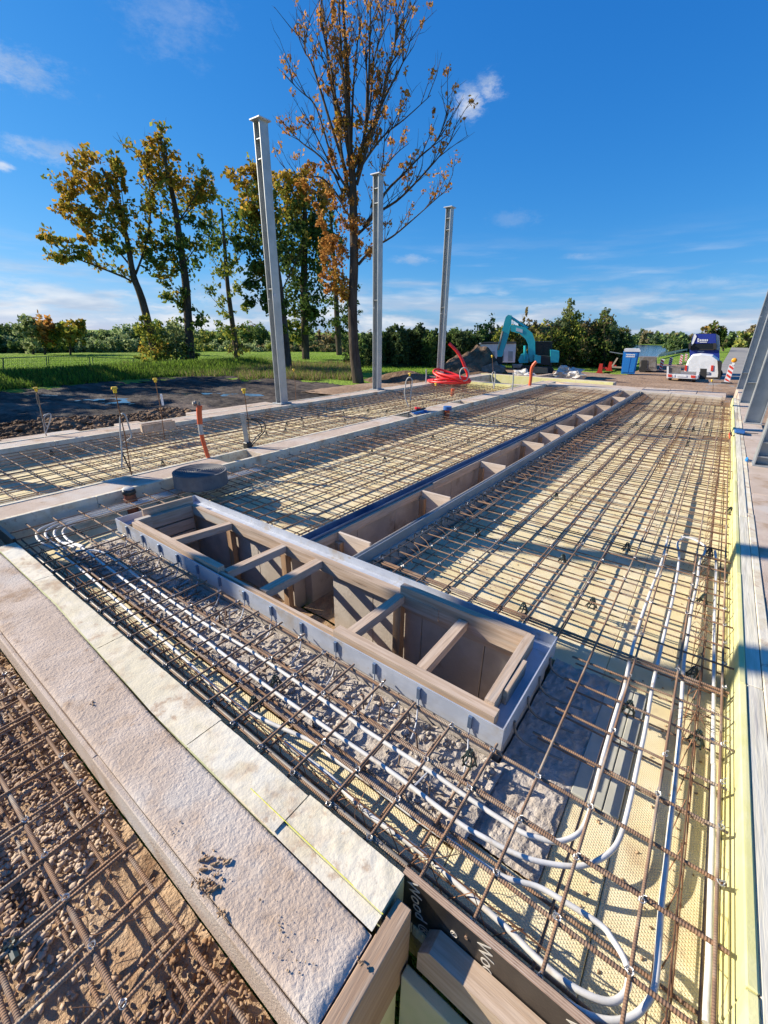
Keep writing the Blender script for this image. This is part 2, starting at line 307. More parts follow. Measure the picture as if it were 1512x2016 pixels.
# ================================================================ TERRAIN
G=-1.35
def N(x,y,s,o=0): return noise.noise(Vector((x*s,y*s,o)))
def st(o): return tag(o,kind='structure')
g=MB(); g.add([(-2500,-2500,-1.50),(2500,-2500,-1.50),(2500,2500,-1.50),(-2500,2500,-1.50)],[(0,1,2,3)]); st(g.build('ground','grass'))
st(grid(-90,-27,-50,75,70,110,lambda x,y:-1.40+.06*N(x,y,.25)+(.55*math.exp(-((x+31.5+.12*(y-8))/2.2)**2)*(1 if y<24 else math.exp(-((y-24)/4)**2)))+.10*N(x,y,1.1,4)).build('meadow','grass',smooth=True))
st(grid(-28,-7.9,17,75,40,70,lambda x,y:-1.41+.10*N(x,y,.3)+(.35 if y>30 else 0)*0).build('meadow_behind_trees','grass',smooth=True))
st(grid(-33,-7.95,-16,24,260,330,lambda x,y:-1.36+.05*N(x,y,.35)+.07*N(x*.5+y*.5,x*-.3+y*1.2,1.1,6)+.04*N(x,y,3.2,7)+.045*N(x,y,1.6,2)+.02*N(x,y,5,2)-(.3*max(0,(y-19+.25*(x+20))/5) if y>19-.25*(x+20) else 0)+.05*max(0,N(x,y,4,8)) + (.42*math.exp(-((x+9.3)/.9)**2)*(.75+.5*N(x,y,1.5,3)) if y<6 else .42*math.exp(-((x+9.3)/.9)**2)*.35)).build('mud_yard','mud',smooth=True))
st(grid(-17,6,15.6,40,60,60,lambda x,y:-1.31+.06*N(x,y,.4)+.05*N(x,y,1.7,3)).build('site_ground','dirt',smooth=True))
st(grid(-6,3,36,60,20,40,lambda x,y:-1.335+.03*N(x,y,.6)).build('dirt_track','dirt',smooth=True))
st(grid(.9,14,-12,38,40,80,lambda x,y:-1.33+.06*N(x,y,.5)).build('right_ground','dirt',smooth=True))
# road
a=[un(1395,745,G),un(1417,709,G),un(1433.6,682,G)]; b=[un(1490,745,G),un(1480,709,G),un(1451.4,681,G)]
L=[(-.6,26),(-.15,60),(.4,120),(1.2,240),(3,700)]; R=[(4.3,26),(4.4,60),(4.6,120),(5.2,240),(8,700)]
m=MB(); m.add([(x,y,G+.03) for x,y in L]+[(x,y,G+.03) for x,y in R],[(i,i+1,i+6,i+5) for i in range(4)]); st(m.build('road','asph'))
# lake
m=MB(); m.add([(-60,112,-1.46),(-9,80,-1.46),(-6.5,120,-1.46),(-9,190,-1.46),(-90,260,-1.46)],[(0,1,2,3,4)])
MT['water']=mat('lake_water',(.02,.05,.09),.12,0,(.03,.07,.12),ns=.1,bump=.05,bs=1.2,spec=.6)
st(m.build('lake','water'))
# puddles
MT['pud']=mat('puddle_water',(.05,.045,.04),.10,spec=.5,bump=.004,bs=4)
for i,(px,py,rx,ry) in enumerate([(222,789,1.7,.9),(75,775,3.2,.6),(430,776,2.5,.6)]):
    c=un(px,py,G); m=MB(); n=20; ca,sa=math.cos(YAW),math.sin(YAW)
    m.add([(0,0,0)]+[(rx*math.cos(2*PI*k/n)*ca-ry*math.sin(2*PI*k/n)*sa,rx*math.cos(2*PI*k/n)*sa+ry*math.sin(2*PI*k/n)*ca,0) for k in range(n)],[(0,k+1,(k+1)%n+1) for k in range(n)])
    o=m.build('puddle','pud'); o.location=(c.x,c.y,-1.374); st(o)
# soil ridge against the outer wall and heaps
st(grid(-14.5,-7.95,-6,13,150,360,lambda x,y:(lambda k,e:-1.42+(1.42+.03-.035*abs(y-1))*e*(k*k*(3-2*k))*1.0+.10*N(x,y,.9,2)*e+(.055*N(x,y,4,5)+.045*N(x,y,9,6))*e*(.4+k))(max(0,min(1,(x+13.2)/3.9)),max(0,min(1,(9.5-y)/4.5))*.62+.36)-.12*max(0,(x+9.0))).build('backfill_bank','heap'))
P=np.stack([rng.uniform(-10.6,-8.5,2600),rng.uniform(-3,8,2600),np.zeros(2600)],1)
for p in P:
    k_=max(0,min(1,(p[0]+13.2)/3.9)); e_=max(0,min(1,(9.5-p[1])/4.5))*.62+.36; p[2]=-1.40+(1.45-.035*abs(p[1]-1))*e_*(k_*k_*(3-2*k_))+.10*N(p[0],p[1],.9,2)*e_-.12*max(0,p[0]+9)
tag(stones('earth_clods',P,rng.uniform(.012,.06,2600),'heap'),'dark brown earth clods heaped along the outside of the outer wall','earth',kind='stuff')
def heap(name,c,rx,ry,h,label,seed=0,n=40,rot=0):
    m=MB(); v=[];f=[]
    for j in range(n+1):
        for i in range(n+1):
            x=-1+2*i/n;y=-1+2*j/n; r=math.hypot(x,y); k=max(0,1-r)
            z=h*(k**.8)*(1+.5*N(x+seed,y,1.6,seed))+(.10*h*N(x,y,6,seed) if k>0 else 0)-.12
            v.append((x*rx,y*ry,z))
    f=[(j*(n+1)+i,j*(n+1)+i+1,(j+1)*(n+1)+i+1,(j+1)*(n+1)+i) for j in range(n) for i in range(n)]
    m.add(v,f); o=m.build(name,'heap',smooth=False); o.location=c; o.rotation_euler=(0,0,rot); return tag(o,label,'earth heap')
heap('earth_heap',(-15.9,33.0,G),3.0,2.4,2.35,'large dark heap of dug earth between the red hoses and the excavator',3)
heap('earth_heap',(-15.6,23.4,G),3.6,1.6,.85,'low long mound of dark earth beside the big orange-leaved tree',5)
heap('earth_heap',(-12.6,27.2,G),2.2,1.2,.75,'small dark earth mound behind the thinnest of the left steel columns',9)
# ================================================================ FOUNDATION
FZ=-.22
floor=thing('floor_insulation','','',(0,0,0)); floor['kind']='structure'
def panels(x0,x1,y0,y1,m='xps',px=.60,py=1.25,z=FZ):
    nx=max(1,round((x1-x0)/px)); ny=max(1,round((y1-y0)/py)); dx=(x1-x0)/nx; dy=(y1-y0)/ny
    mb=MB(); mb.box(.0012,dx-.0012,.0012,dy-.0012,-.05,0,.003); me=mb.mesh('insulation_board',m)
    for i in range(nx):
        for j in range(ny): link('insulation_board',me,floor,(x0+i*dx,y0+j*dy,z+random.uniform(-.003,.003)))
panels(.10,.42,.66,2.16); panels(-.08,.10,1.0,1.40,px=.18,py=.4); MT['slat']=mat('grey_slat',(.36,.36,.31),.8,0,(.44,.43,.37),ns=5); panels(-.08,.10,1.40,2.16,'slat',.06,.38,-.205); panels(-1.72,.42,2.16,15.1); panels(-.36,.10,.66,1.0,px=.46,py=.34)
panels(-4.56,-2.42,2.12,15.1); panels(-4.56,-3.95,.66,2.12); panels(-3.95,-.36,.66,.93,px=1.2,py=.27)
panels(-7.47,-5.0,-1.0,13.9)
m=MB(); m.box(-8,.6,.3,16,-.34,-.30)
# base under the boards, kept outside the pit and trench
for (x0,x1,y0,y1) in [(-8,-2.42,2.1,15.1),(-1.75,.5,2.1,15.1),(-8,-3.9,-1,2.1),(-3.9,.5,.66,1.30),(-.3,.5,1.3,2.1)]:
    pass
m=MB()
for (x0,x1,y0,y1) in [(-7.5,-2.42,2.16,15.1),(-1.72,.44,2.16,15.1),(-7.5,-3.95,-1,2.158),(-3.948,.44,.67,1.30),(-.30,.44,1.302,2.158)]:
    m.box(x0,x1,y0,y1,-.40,-.275)
st(m.build('foundation_bed','soil'))
# rubble strip before and beside the pit
def strip(x0,x1,y0,y1,z,name,m,n=90,k=30,a=.02):
    o=grid(x0,x1,y0,y1,n,k,lambda x,y:z+a*N(x,y,9)+a*.8*N(x,y,26,3)+a*.5*N(x,y,60,5)).build(name,m,smooth=False); return st(o)
strip(-3.9,-.33,.925,1.325,-.185,'rubble_strip','rubble',300,40,.008)
strip(-.36,-.08,1.0,2.16,-.21,'rubble_strip_beside_pit','rubble',40,110,.012)
strip(-3.98,-2.42,2.04,2.2,-.19,'rubble_strip_behind_pit','rubble',90,14,.012)
P=np.stack([rng.uniform(-3.85,-.35,900),rng.uniform(.93,1.31,900),np.full(900,-.175)],1); tag(stones('concrete_rubble',P,rng.uniform(.006,.02,900),'rubble'),'loose grey concrete rubble in front of the steel framed pit','rubble',kind='stuff')
# lower front bay: soil with gravel
st(grid(-4.6,-.37,-1.6,.275,170,80,lambda x,y:-.285+.022*N(x,y,2.4)+.012*N(x,y,8,3)+.010*N(x,y,24,6)).build('soil_bed','soil',smooth=True))
n=17000; P=np.stack([rng.uniform(-3.4,-.45,n),rng.uniform(-.8,.27,n),np.zeros(n)],1)
keep=np.array([ (N(p[0],p[1],1.6,11)+.35*(-p[0]-1.15)+.25*rng.normal()*.5)>-.0 for p in P]); P=P[keep]
for p in P: p[2]=-.275+.022*N(p[0],p[1],2.4)+.012*N(p[0],p[1],8,3)
tag(stones('gravel',P,rng.uniform(.004,.014,len(P)),'stone'),'brown angular gravel under the nearest reinforcing bars','gravel',kind='stuff')
# ---- walls
def segs(a,b,L):
    n=max(1,round((b-a)/L)); return [(a+(b-a)*i/n,a+(b-a)*(i+1)/n) for i in range(n)]
def foamwall(t,axis,a,b,c0,c1,z0,z1,m,L=1.25,gap=.0015,jit=.0015,name='foam_board'):
    for (p,q) in segs(a,b,L):
        dz=random.uniform(-.003,.002); mb=MB()
        if axis=='Y': mb.box(c0,c1,p+gap,q-gap,z0,z1+dz,.004,jit)
        else: mb.box(p+gap,q-gap,c0,c1,z0,z1+dz,.004,jit)
        mb.build(name,m,t,world=True)
t=thing('foam_edge_wall','narrow lemon-yellow foam edge wall along the right side of the bar mesh','foam wall',(.42,-.2,-.4))
foamwall(t,'Y',-.3,15.1,.42,.448,-.4,.0,'xpsy',1.25)
mb=MB()
for y in np.arange(-.2,15,.6): mb.tube([(.449,y,-.01),(.449,y+.6,-.012)],.0012,4)
mb.build('string_line','wire',t,world=True)
t=thing('formwork_beam','long whitewashed timber formwork beam along the right foam wall','timber beam',(.45,-.3,-.4))
for (p,q) in segs(-.3,15.2,2.6):
    mb=MB(); mb.box(.450,.512,p+.002,q-.002,-.35,-.004+random.uniform(-.003,.003),.004,.002); mb.build('plank','tw',t,world=True)
t=thing('outer_foam_strip','pale foam strip between the white beam and the right concrete footing','foam strip',(.514,0,-.4))
foamwall(t,'Y',1.6,15.2,.514,.560,-.35,-.006,'xpsw',1.6)
t=thing('concrete_footing','row of pinkish concrete footing pads carrying the right steel columns','footing',(.56,2.6,-1.4))
for (p,q,x1) in [(-.5,2.62,1.3),(2.63,5.75,1.25),(5.76,7.1,.86),(7.13,10.78,.86),(10.81,15.2,.86),(15.23,19.5,.9)]:
    mb=MB(); mb.box(.562,x1,p,q,-1.4,-.012+random.uniform(-.004,.004),.008); mb.build('concrete_pad','conc',t,world=True)
MTY={}
def coredwall(t,x0,x1,a,b,pockets,mface='xpsg',my='xpsw'):
    foamwall(t,'Y',a,b,x1-.05,x1,-.4,.0,my,1.25); foamwall(t,'Y',a,b,x0,x0+.05,-.4,.0,my,1.25)
    cuts=sorted(pockets); p=a; S_=[]
    for (c,d) in cuts: S_.append((p,c)); p=d
    S_.append((p,b))
    for (c,d) in S_:
        for (e,f_) in segs(c,d,3.1):
            mb=MB(); mb.box(x0+.052,x1-.052,e+.001,f_-.001,-1.3,-.006+random.uniform(-.003,.003),.006); mb.build('concrete_core','conc',t,world=True)
    for (c,d) in cuts:
        mb=MB(); mb.box(x0+.052,x1-.052,c+.001,d-.001,-1.3,-.13); mb.build('pocket_floor','xpsg',t,world=True)
t=thing('dividing_wall','long middle wall of pale foam and pinkish concrete between the two mesh bays','wall',(-4.78,.7,-.4))
coredwall(t,-5.02,-4.56,-1.0,16.2,[(2.98,3.5),(7.0,7.5),(9.3,9.8)])
t=thing('outer_wall','outermost foam and concrete wall beside the dark muddy yard','wall',(-7.7,.7,-.4))
coredwall(t,-7.93,-7.47,-3,17.2,[])
for (x0,x1,y0,y1) in [(-8.3,-7.94,1.55,2.6),(-8.42,-7.94,4.6,6.6),(-8.3,-7.94,3.2,3.6)]:
    mb=MB(); mb.box(x0,x1,y0,y1,-1.3,-.03,.01,.006); mb.build('concrete_pad','conc',t,world=True)
t=thing('cross_wall','low yellow foam cross wall closing the far end of the outer mesh bay','wall',(-6.2,13.9,-.4))
foamwall(t,'X',-7.47,-5.02,13.9,14.0,-.4,.01,'xpsy',1.25); 
mb=MB(); mb.box(-7.46,-5.03,14.002,14.5,-1.3,-.01,.006); mb.build('concrete_core','conc',t,world=True)
t=thing('cross_wall','farthest yellow foam cross wall in front of the excavator','wall',(-6.2,17.2,-.4))
foamwall(t,'X',-7.9,-2.9,17.2,17.3,-.6,.01,'xpsy',1.25)
mb=MB(); mb.box(-7.9,-2.9,17.302,17.8,-1.3,-.01,.006); mb.build('concrete_core','conc',t,world=True)
mb=MB(); mb.box(-4.54,-1.9,15.62,17.19,-1.3,-.08,.01); mb.build('concrete_slab','conc',t,world=True)
t=thing('end_wall','pale concrete end wall across the far end of the trench','wall',(-2,15.3,-.4))
for (p,q) in [(-4.55,-2.36),(-2.355,-1.0),(-.995,.2)]:
    mb=MB(); mb.box(p,q,15.11,15.6,-1.3,-.005,.008); mb.build('concrete_block','concs',t,world=True)
for (p,q) in segs(-1.85,.3,.72):
    mb=MB(); mb.box(p,q-.01,15.7,16.9,-1.3,-.04+random.uniform(-.02,.01),.01); mb.build('concrete_block','conc',t,world=True)
mb=MB(); mb.box(-1.4,-.55,15.62,15.69,-.3,-.05); mb.build('black_liner','black',t,world=True)
# timber lengths and blocks lying in front of the trailer
for i,(p,q,lab) in enumerate([((-3.8,19.3),(1.0,20.1),'long brown timber lying across the far site ground before the trailer'),((-2.6,17.9),(.6,18.2),'brown timber lying just behind the pale end wall'),((-6.5,20.2),(-3.4,19.9),'brown timber lying behind the white sacks')]):
    o=thing('timber_beam',lab,'timber',(p[0],p[1],-.75)); mb=MB(); mb.slab((p[0],p[1],-.70),(q[0],q[1],-.70),.12,.12); mb.build('beam','tx',o,world=True)
    mb=MB()
    for k in (.15,.5,.85): mb.box(p[0]+(q[0]-p[0])*k-.08,p[0]+(q[0]-p[0])*k+.08,p[1]+(q[1]-p[1])*k-.08,p[1]+(q[1]-p[1])*k+.08,-1.3,-.765)
    mb.build('block','concs',o,world=True)
# ---- front threshold slab
t=thing('concrete_threshold','broad rough textured concrete threshold slab in the left foreground','concrete slab',(-2.2,.4,-.3))
YE=lambda x:.498+.050*max(0,min(1,(-x-1.6)/1.2))
mb=grid(-3.93,-.392,.283,.498,900,60,lambda x,y:-.002+.0035*N(x,y,5)+.0014*N(x,y,38,2)+.0019*N(x,y*1.6,95,7)-.006*max(0,1-(y-.283)/.02)**2*1-.006*max(0,1-(.498-y)/.012)**2-.012*max(0,1-(-.392-x)/.03)**2)
mb.v=[(x,.283+(y-.283)*(YE(x)-.283)/.215,z) for x,y,z in mb.v]; mb.build('slab_top','conc',t,smooth=True,world=True)
q_=[(-3.93,.283),(-.392,.283),(-.392,.498),(-1.6,.498),(-2.8,.548),(-3.93,.548)]; mb=MB(); mb.add([(x,y,-.30) for x,y in q_]+[(x,y,-.0125) for x,y in q_],[(0,1,2,3,4,5),(11,10,9,8,7,6)]+[(i,(i+1)%6,(i+1)%6+6,i+6) for i in range(6)]); mb.build('slab_body','conc',t,world=True)
t=thing('edge_board','thin pale formwork board along the gravel side of the threshold slab','formwork board',(-2.2,.27,-.3))
for (p,q) in segs(-3.93,-.385,1.2):
    mb=MB(); mb.box(p,q-.002,.262,.281,-.16,-.014,.002,.002); mb.build('plank','conc',t,world=True)
t=thing('foam_border','worn yellow foam border strip between the threshold slab and the bars','foam border',(-2.2,.57,-.3))
k=0
for (p,q,y0,y1) in [(-3.97,-3.2,.562,.665),(-3.2,-2.2,.556,.66),(-2.2,-1.32,.530,.66),(-1.32,-.80,.515,.655),(-.80,-.395,.548,.662)]:
    mb=grid(p+.002,q-.002,y0,y1,60,12,lambda x,y:.004+.002*N(x,y,30)+.0016*N(x,y,90,3)-(.008*max(0,.12+N(x,y,3.2,5))))
    g0=(lambda x:YE(x)+.005) if y0<.548 or p<-1.5 else (lambda x:y0)
    mb.v=[(x,y1-(y1-y)*(y1-g0(x))/(y1-y0),z) for x,y,z in mb.v]; mb.build('foam_top','xpsw',t,smooth=True,world=True)
    mb=MB(); mb.box(p+.002,q-.002,y0,y1,-.3,-.0085); mb.v=[(x,y1-(y1-y)*(y1-g0(x))/(y1-y0),z) for x,y,z in mb.v]; mb.build('foam_board','xpsg',t,world=True)
mb=grid(-1.02,-.395,.502,.546,50,8,lambda x,y:-.006+.0015*N(x,y,60)); mb.build('foam_slip','xpsw',t,smooth=True,world=True)
mb=MB(); mb.tube([(-.98,.549,.004),(-.392,.549,.0)],.0011,5); MT['ystr']=mat('yellow_string',(.75,.72,.05),.6); o=mb.build('string_line','ystr',t,world=True)
# timber end post & plywood shutter
t=thing('timber_stop_end','brown timber beam closing the near end of the threshold slab','timber beam',(-.36,.45,-.4))
mb=MB(); mb.box(-.388,-.335,.12,.612,-.34,-.012,.004,.0015); mb.build('beam','td',t,world=True)
t=thing('plywood_shutter','black film-faced plywood shutter with pale printed lettering in the foreground','plywood board',(-.1,.67,-.3))
mb=MB(); mb.box(-.405,1.0,.667,.688,-.255,-.004,.0015); mb.build('panel','ply',t,world=True)
for i in range(7):
    mb=MB(); mb.box(-.4055,1.0005,.6668+.003*i,.6668+.003*(i+1)-(.0006 if i%2 else 0),-.0045,-.0028+(.0006 if i%2 else 0)); mb.build('veneer_layer','plyedge' if i%2==0 else 'tx',t,world=True)
def text(s,size,m,parent,mtx,name='lettering',ex=.0004):
    cu=bpy.data.curves.new(name,'FONT'); cu.body=s; cu.size=size; cu.align_x='CENTER'; cu.align_y='CENTER'; cu.extrude=ex; cu.resolution_u=3
    o=bpy.data.objects.new(name,cu); C.objects.link(o); dg=bpy.context.evaluated_depsgraph_get(); me=bpy.data.meshes.new_from_object(o.evaluated_get(dg)); bpy.data.objects.remove(o)
    me.materials.clear(); me.materials.append(MT[m]); me.transform(mtx); o=link(name,me,parent); return o
pl=wloc(t)
for (x,z) in [(-.345,-.115),(-.115,-.118),(.12,-.12)]:
    mt=Matrix.Translation(Vector((x,.6662,z))-pl)@Matrix.Rotation(PI/2,4,'X')@Matrix.Rotation(math.radians(-75),4,'Z')
    text('Wood \u00ae',.062,'ink',t,mt)
for (x,z) in [(-.29,-.22),(-.225,-.085),(-.02,-.2)]:
    mb=MB(); mb.tube([(x+.010*math.cos(a),.6658,z+.010*math.sin(a)) for a in np.linspace(0,2*PI,14)[:-1]],.0014,4,closed=True); mb.tube([(x-.006,.6658,z-.004),(x,.6658,z+.006),(x+.006,.6658,z-.004)],.001,4); mb.build('round_stamp','ink',t,world=True)
t=thing('timber_block','short chunky timber block braced against the plywood shutter','timber block',(-.1,.63,-.3))
mb=MB(); mb.prism([(-.30,-.16),(-.265,-.115),(.6,-.115),(.6,-.25),(-.30,-.25)],.598,.664); mb.build('block','tx',t,world=True)
t=thing('hole_liner','dark green foam lining the deep hole below the plywood shutter','foam board',(-.1,.55,-.8))
mb=MB(); mb.box(-.33,1.0,.560,.594,-.9,-.26,.003); mb.build('foam_board','xpsg',t,world=True)
m=MB(); m.add([(-.38,-2,-1.0),(1.4,-2,-1.0),(1.4,.7,-1.0),(-.38,.7,-1.0)],[(0,1,2,3)]); st(m.build('hole_floor','mud'))
m=MB(); m.box(-.372,-.345,-1.5,.56,-1.2,-.36); m.box(.9,1.4,-2,.55,-1.2,-.3);st(m.build('hole_side','xpsg'))
t=thing('corner_board','short dark plywood board standing at the far left corner of the front bay','plywood board',(-4.3,.67,-.3))
mb=MB(); mb.box(-4.56,-3.99,.655,.68,-.28,.025,.002); mb.build('panel','ply',t,world=True)
st(grid(-4.56,-3.95,-1,.652,10,20,lambda x,y:-.1+.02*N(x,y,5)).build('corner_fill','soil'))
# ================================================================ PIT AND TRENCH
pit=tag(thing('pit','','',(-2.1,1.65,-.6)),kind='structure')
PF=-.61
grid(-3.75,-.42,1.36,1.98,120,24,lambda x,y:PF+.012*N(x,y,5)+.006*N(x,y,22,3)).build('pit_floor','sand',pit,smooth=True,world=True)
def bw(x0,x1,y0,y1,z0,z1,m='concs',name='wall_block'):
    mb=MB(); mb.box(x0,x1,y0,y1,z0,z1,.003); mb.build(name,m,pit,world=True)
for (a_,b_) in [(-3.79,-3.25),(-3.25,-2.8),(-2.8,-2.37)]: bw(a_+.002,b_-.002,1.975,2.1,PF-.05,-.13)
for (a_,b_) in [(-1.93,-1.55),(-1.55,-1.15),(-1.15,-.72),(-.72,-.40)]: bw(a_+.002,b_-.002,1.975,2.1,PF-.05,-.13)
for (a_,b_) in segs(-3.79,-.40,.5): bw(a_+.002,b_-.002,1.335,1.365,PF-.05,-.12); bw(a_+.002,b_-.002,1.975,2.04,-.128,-.05,'concs','coping_brick')
bw(-3.82,-3.755,1.367,1.973,PF-.05,-.12); bw(-.425,-.37,1.367,1.973,PF-.05,-.12)
trench=tag(thing('trench','','',(-2.1,8,-.6)),kind='structure')
for (a_,b_) in segs(2.102,15.1,.6):
    for (x0,x1) in [(-2.40,-2.295),(-1.86,-1.755)]:
        mb=MB(); mb.box(x0,x1,a_+.002,b_-.002,-.7,-.075,.003); mb.build('wall_block','concs',trench,world=True)
grid(-2.30,-1.85,2.0,15.1,8,90,lambda x,y:PF+.01*N(x,y,4)).build('trench_floor','sand',trench,smooth=True,world=True)
# steel frame of the pit
X0,X1,Y0,Y1=-3.83,-.36,1.322,2.052
t=thing('steel_pit_frame','galvanised steel angle frame around the timber shuttered pit','steel frame',(-2.1,1.68,-.1))
for (p,q) in [((X0,Y0),(X1,Y0)),((X0,Y1),(X1,Y1)),((X0,Y0),(X0,Y1)),((X1,Y0),(X1,Y1))]:
    mb=MB(); e=.004
    if p[1]==q[1]: mb.box(p[0]-e,q[0]+e,p[1]-.003,p[1]+.003,-.105,.012)
    else: mb.box(p[0]-.003,p[0]+.003,p[1]+.0035,q[1]-.0035,-.105,.012)
    mb.build('side_plate','galv',t,world=True)
for (x0,x1,y0,y1) in [(X0+.004,X1-.004,Y1-.095,Y1-.004),(X1-.088,X1-.004,Y0+.004,Y1-.097),(X0+.004,X0+.085,Y0+.004,Y1-.097)]:
    mb=MB(); mb.box(x0,x1,y0,y1,-.048,-.042); mb.build('ledge','galv',t,world=True)
for i,x in enumerate(np.linspace(-3.62,-.5,13)):
    mb=MB(); mb.box(x-.009,x+.009,Y0-.016,Y0-.0035,-.065,.0,.001); mb.build('anchor_tab','galvd',t,world=True)
    mb=MB(); mb.tube(smoothpts([(x,Y0-.01,-.05),(x+.005,Y0-.02,-.10),(x+.03,Y0-.07,-.155),(x+.05,Y0-.14,-.165)],3),.004,6); mb.build('anchor_rod','galv',t,smooth=True,world=True)
for y in (1.45,1.62,1.78,1.95):
    mb=MB(); mb.tube(smoothpts([(X1+.008,y,-.05),(X1+.02,y,-.11),(X1+.08,y+.01,-.15),(X1+.22,y+.02,-.145)],3),.006,6); mb.build('anchor_rod','steelg',t,smooth=True,world=True)
# timber shuttering inside
t=thing('pit_shuttering','brown timber shuttering planks with cross braces inside the pit','timber formwork',(-2.1,1.66,-.1))
def plank(p,q,w,h,m,name='plank',tt=None,j=.0):
    mb=MB(); mb.slab(p,q,w,h); 
    mb.build(name,m,tt or t,world=True)
plank((-3.60,1.378,-.035),(-2.38,1.372,-.03),.05,.13,'tx'); plank((-2.40,1.345,-.085),(-1.30,1.345,-.085),.045,.13,'tx'); plank((-1.33,1.375,-.03),(-.41,1.372,-.035),.055,.12,'tx')
plank((-2.45,1.366,-.065),(-1.28,1.366,-.06),.018,.13,'tx','worn_plank')
plank((-3.66,1.925,-.045),(-1.0,1.925,-.055),.045,.085,'tx'); plank((-1.28,1.930,-.02),(-.47,1.930,-.02),.045,.13,'tx'); plank((-3.6,1.965,-.10),(-2.45,1.965,-.10),.02,.11,'tx'); 
plank((-2.4,1.955,-.03),(-1.3,1.955,-.03),.03,.022,'tx','worn_plank'); plank((-1.9,1.962,-.13),(-.48,1.962,-.13),.02,.06,'tx')
plank((-3.64,1.40,-.035),(-3.64,1.52,-.035),.05,.12,'ty'); plank((-3.72,1.50,-.005),(-3.70,1.95,-.005),.022,.14,'ty'); plank((-3.665,1.52,-.05),(-3.655,1.90,-.05),.045,.11,'ty'); plank((-3.66,1.40,-.17),(-3.66,1.90,-.17),.05,.10,'ty'); plank((-3.66,1.40,-.30),(-3.66,1.90,-.30),.05,.13,'ty')
plank((-.458,1.40,-.012),(-.470,1.945,-.008),.045,.11,'ty'); plank((-.425,1.50,-.02),(-.425,1.74,-.02),.02,.12,'ty')
for (fx,bx,w) in [(-3.12,-3.04,.055),(-2.375,-2.36,.055),(-1.985,-1.985,.065),(-1.28,-1.268,.055),(-.825,-.835,.055)]:
    plank((fx,1.40,-.035),(bx,1.90,-.035),w,.055,'ty','cross_brace')
for x in (-3.1,-2.39,-1.30): 
    mb=MB(); mb.box(x-.03,x+.03,1.905,1.955,PF,-.065,.002); mb.build('post','tz',t,world=True)
# trench rails
for (nm,lab,xo,s) in [('steel_trench_rail','left steel rail of the long narrow trench, coloured with dark blue sky reflection',-2.345,1),('steel_trench_rail','right thin steel rail of the long narrow trench',-1.775,-1)]:
    t=thing(nm,lab,'steel rail',(xo,8.5,-.1))
    for (p,q) in segs(2.058,15.1,3.3):
        mb=MB(); mb.box(xo-.003,xo+.003,p+.001,q-.001,-.10,.008); mb.build('side_plate','galvd' if s==1 else 'galvc',t,world=True)
        a_,b_=sorted((xo+s*.0035,xo+s*.075)); mb=MB(); mb.box(a_,b_,p+.001,q-.001,-.048,-.042); mb.build('ledge','galvd' if s==1 else 'galvc',t,world=True)
        a_,b_=sorted((xo+s*.0755,xo+s*.080)); mb=MB(); mb.box(a_,b_,p+.001,q-.001,-.048,-.006 if s==1 else -.03); mb.build('lip','galvd' if s==1 else 'galvc',t,world=True)
t=thing('trench_shuttering','timber shuttering boards and cross partitions inside the long narrow trench','timber formwork',(-2.06,8.5,-.2))
for (p,q) in segs(2.06,15.1,1.9):
    mb=MB(); mb.box(-2.262,-2.235,p+.003,q-.003,-.11,-.02+random.uniform(-.01,.005),.002,.002); mb.build('plank','ty',t,world=True)
    mb=MB(); mb.box(-1.885,-1.858,p+.003,q-.003,-.20,-.05,.002,.002); mb.build('plank','ty',t,world=True)
for y in (2.36,3.66,5.10,6.60,7.42,8.30,9.75,11.5,13.4):
    mb=MB(); mb.box(-2.220,-1.887,y,y+.022,-.34,-.028,.002); mb.build('partition','tp',t,world=True)
    mb=MB(); mb.box(-2.220,-2.16,y-.05,y-.002,-.55,-.10,.002); mb.build('post','tz',t,world=True)
n_=3600; P=np.concatenate([np.stack([rng.uniform(-1.7,.41,n_),rng.uniform(.7,12,n_)**1.0,np.full(n_,FZ+.002)],1),np.stack([rng.uniform(-4.5,-2.45,2200),rng.uniform(2.2,12,2200),np.full(2200,FZ+.002)],1)])
P=P[[not(p[0]<.0 and p[1]<2.2) and N(p[0],p[1],.9,31)>-.12 for p in P]]
tag(stones('dirt_crumbs',P,rng.uniform(.002,.0075,len(P)),'soil'),'small brown dirt crumbs scattered over the yellow insulation boards','dirt',kind='stuff')
# ================================================================ REINFORCEMENT
BAR={}
def barmesh(L,r):
    k=(round(L,2),r)
    if k not in BAR:
        m=MB(); m.tube([(0,0,0),(L,0,0)],r,7); me=m.mesh('reinforcing_bar','rust')
        for p in me.polygons: p.use_smooth=len(p.vertices)==4
        BAR[k]=me
    return BAR[k]
def barX(t,x0,x1,y,z,r=.0055,j=.010):
    o=t.location; jj=random.uniform(-j,j); b=link('reinforcing_bar',barmesh(x1-x0,r),t,(x0+random.uniform(-.015,.015)-o.x,y+jj-o.y,z-o.z)); b.rotation_euler=(0,random.uniform(-.003,.003),random.uniform(-.004,.004) if x1-x0>1 else random.uniform(-.02,.02)); return b
def barY(t,y0,y1,x,z,r=.0055,j=.009):
    o=t.location; b=link('reinforcing_bar',barmesh(y1-y0,r),t,(x+random.uniform(-j,j)-o.x,y0+random.uniform(-.015,.015)-o.y,z-o.z),PI/2); b.rotation_euler=(random.uniform(-.0015,.0015)*0,0,PI/2+random.uniform(-.0012,.0012)*min(1,3/(y1-y0))); return b
ZT=-.05; ZB=-.165
XR=[.375-.187*k for k in range(12)]
tie=MB()
for k in range(3): tie.tube([(.009*math.cos(a+k)+.002*k,.009*math.sin(a+k),.004*math.sin(2*a+k)+.006) for a in np.linspace(0,2*PI,8)[:-1]],.0013,4,closed=True)
tie.tube([(0,0,.008),(.006,.004,.022),(.012,-.002,.026)],.0014,4)
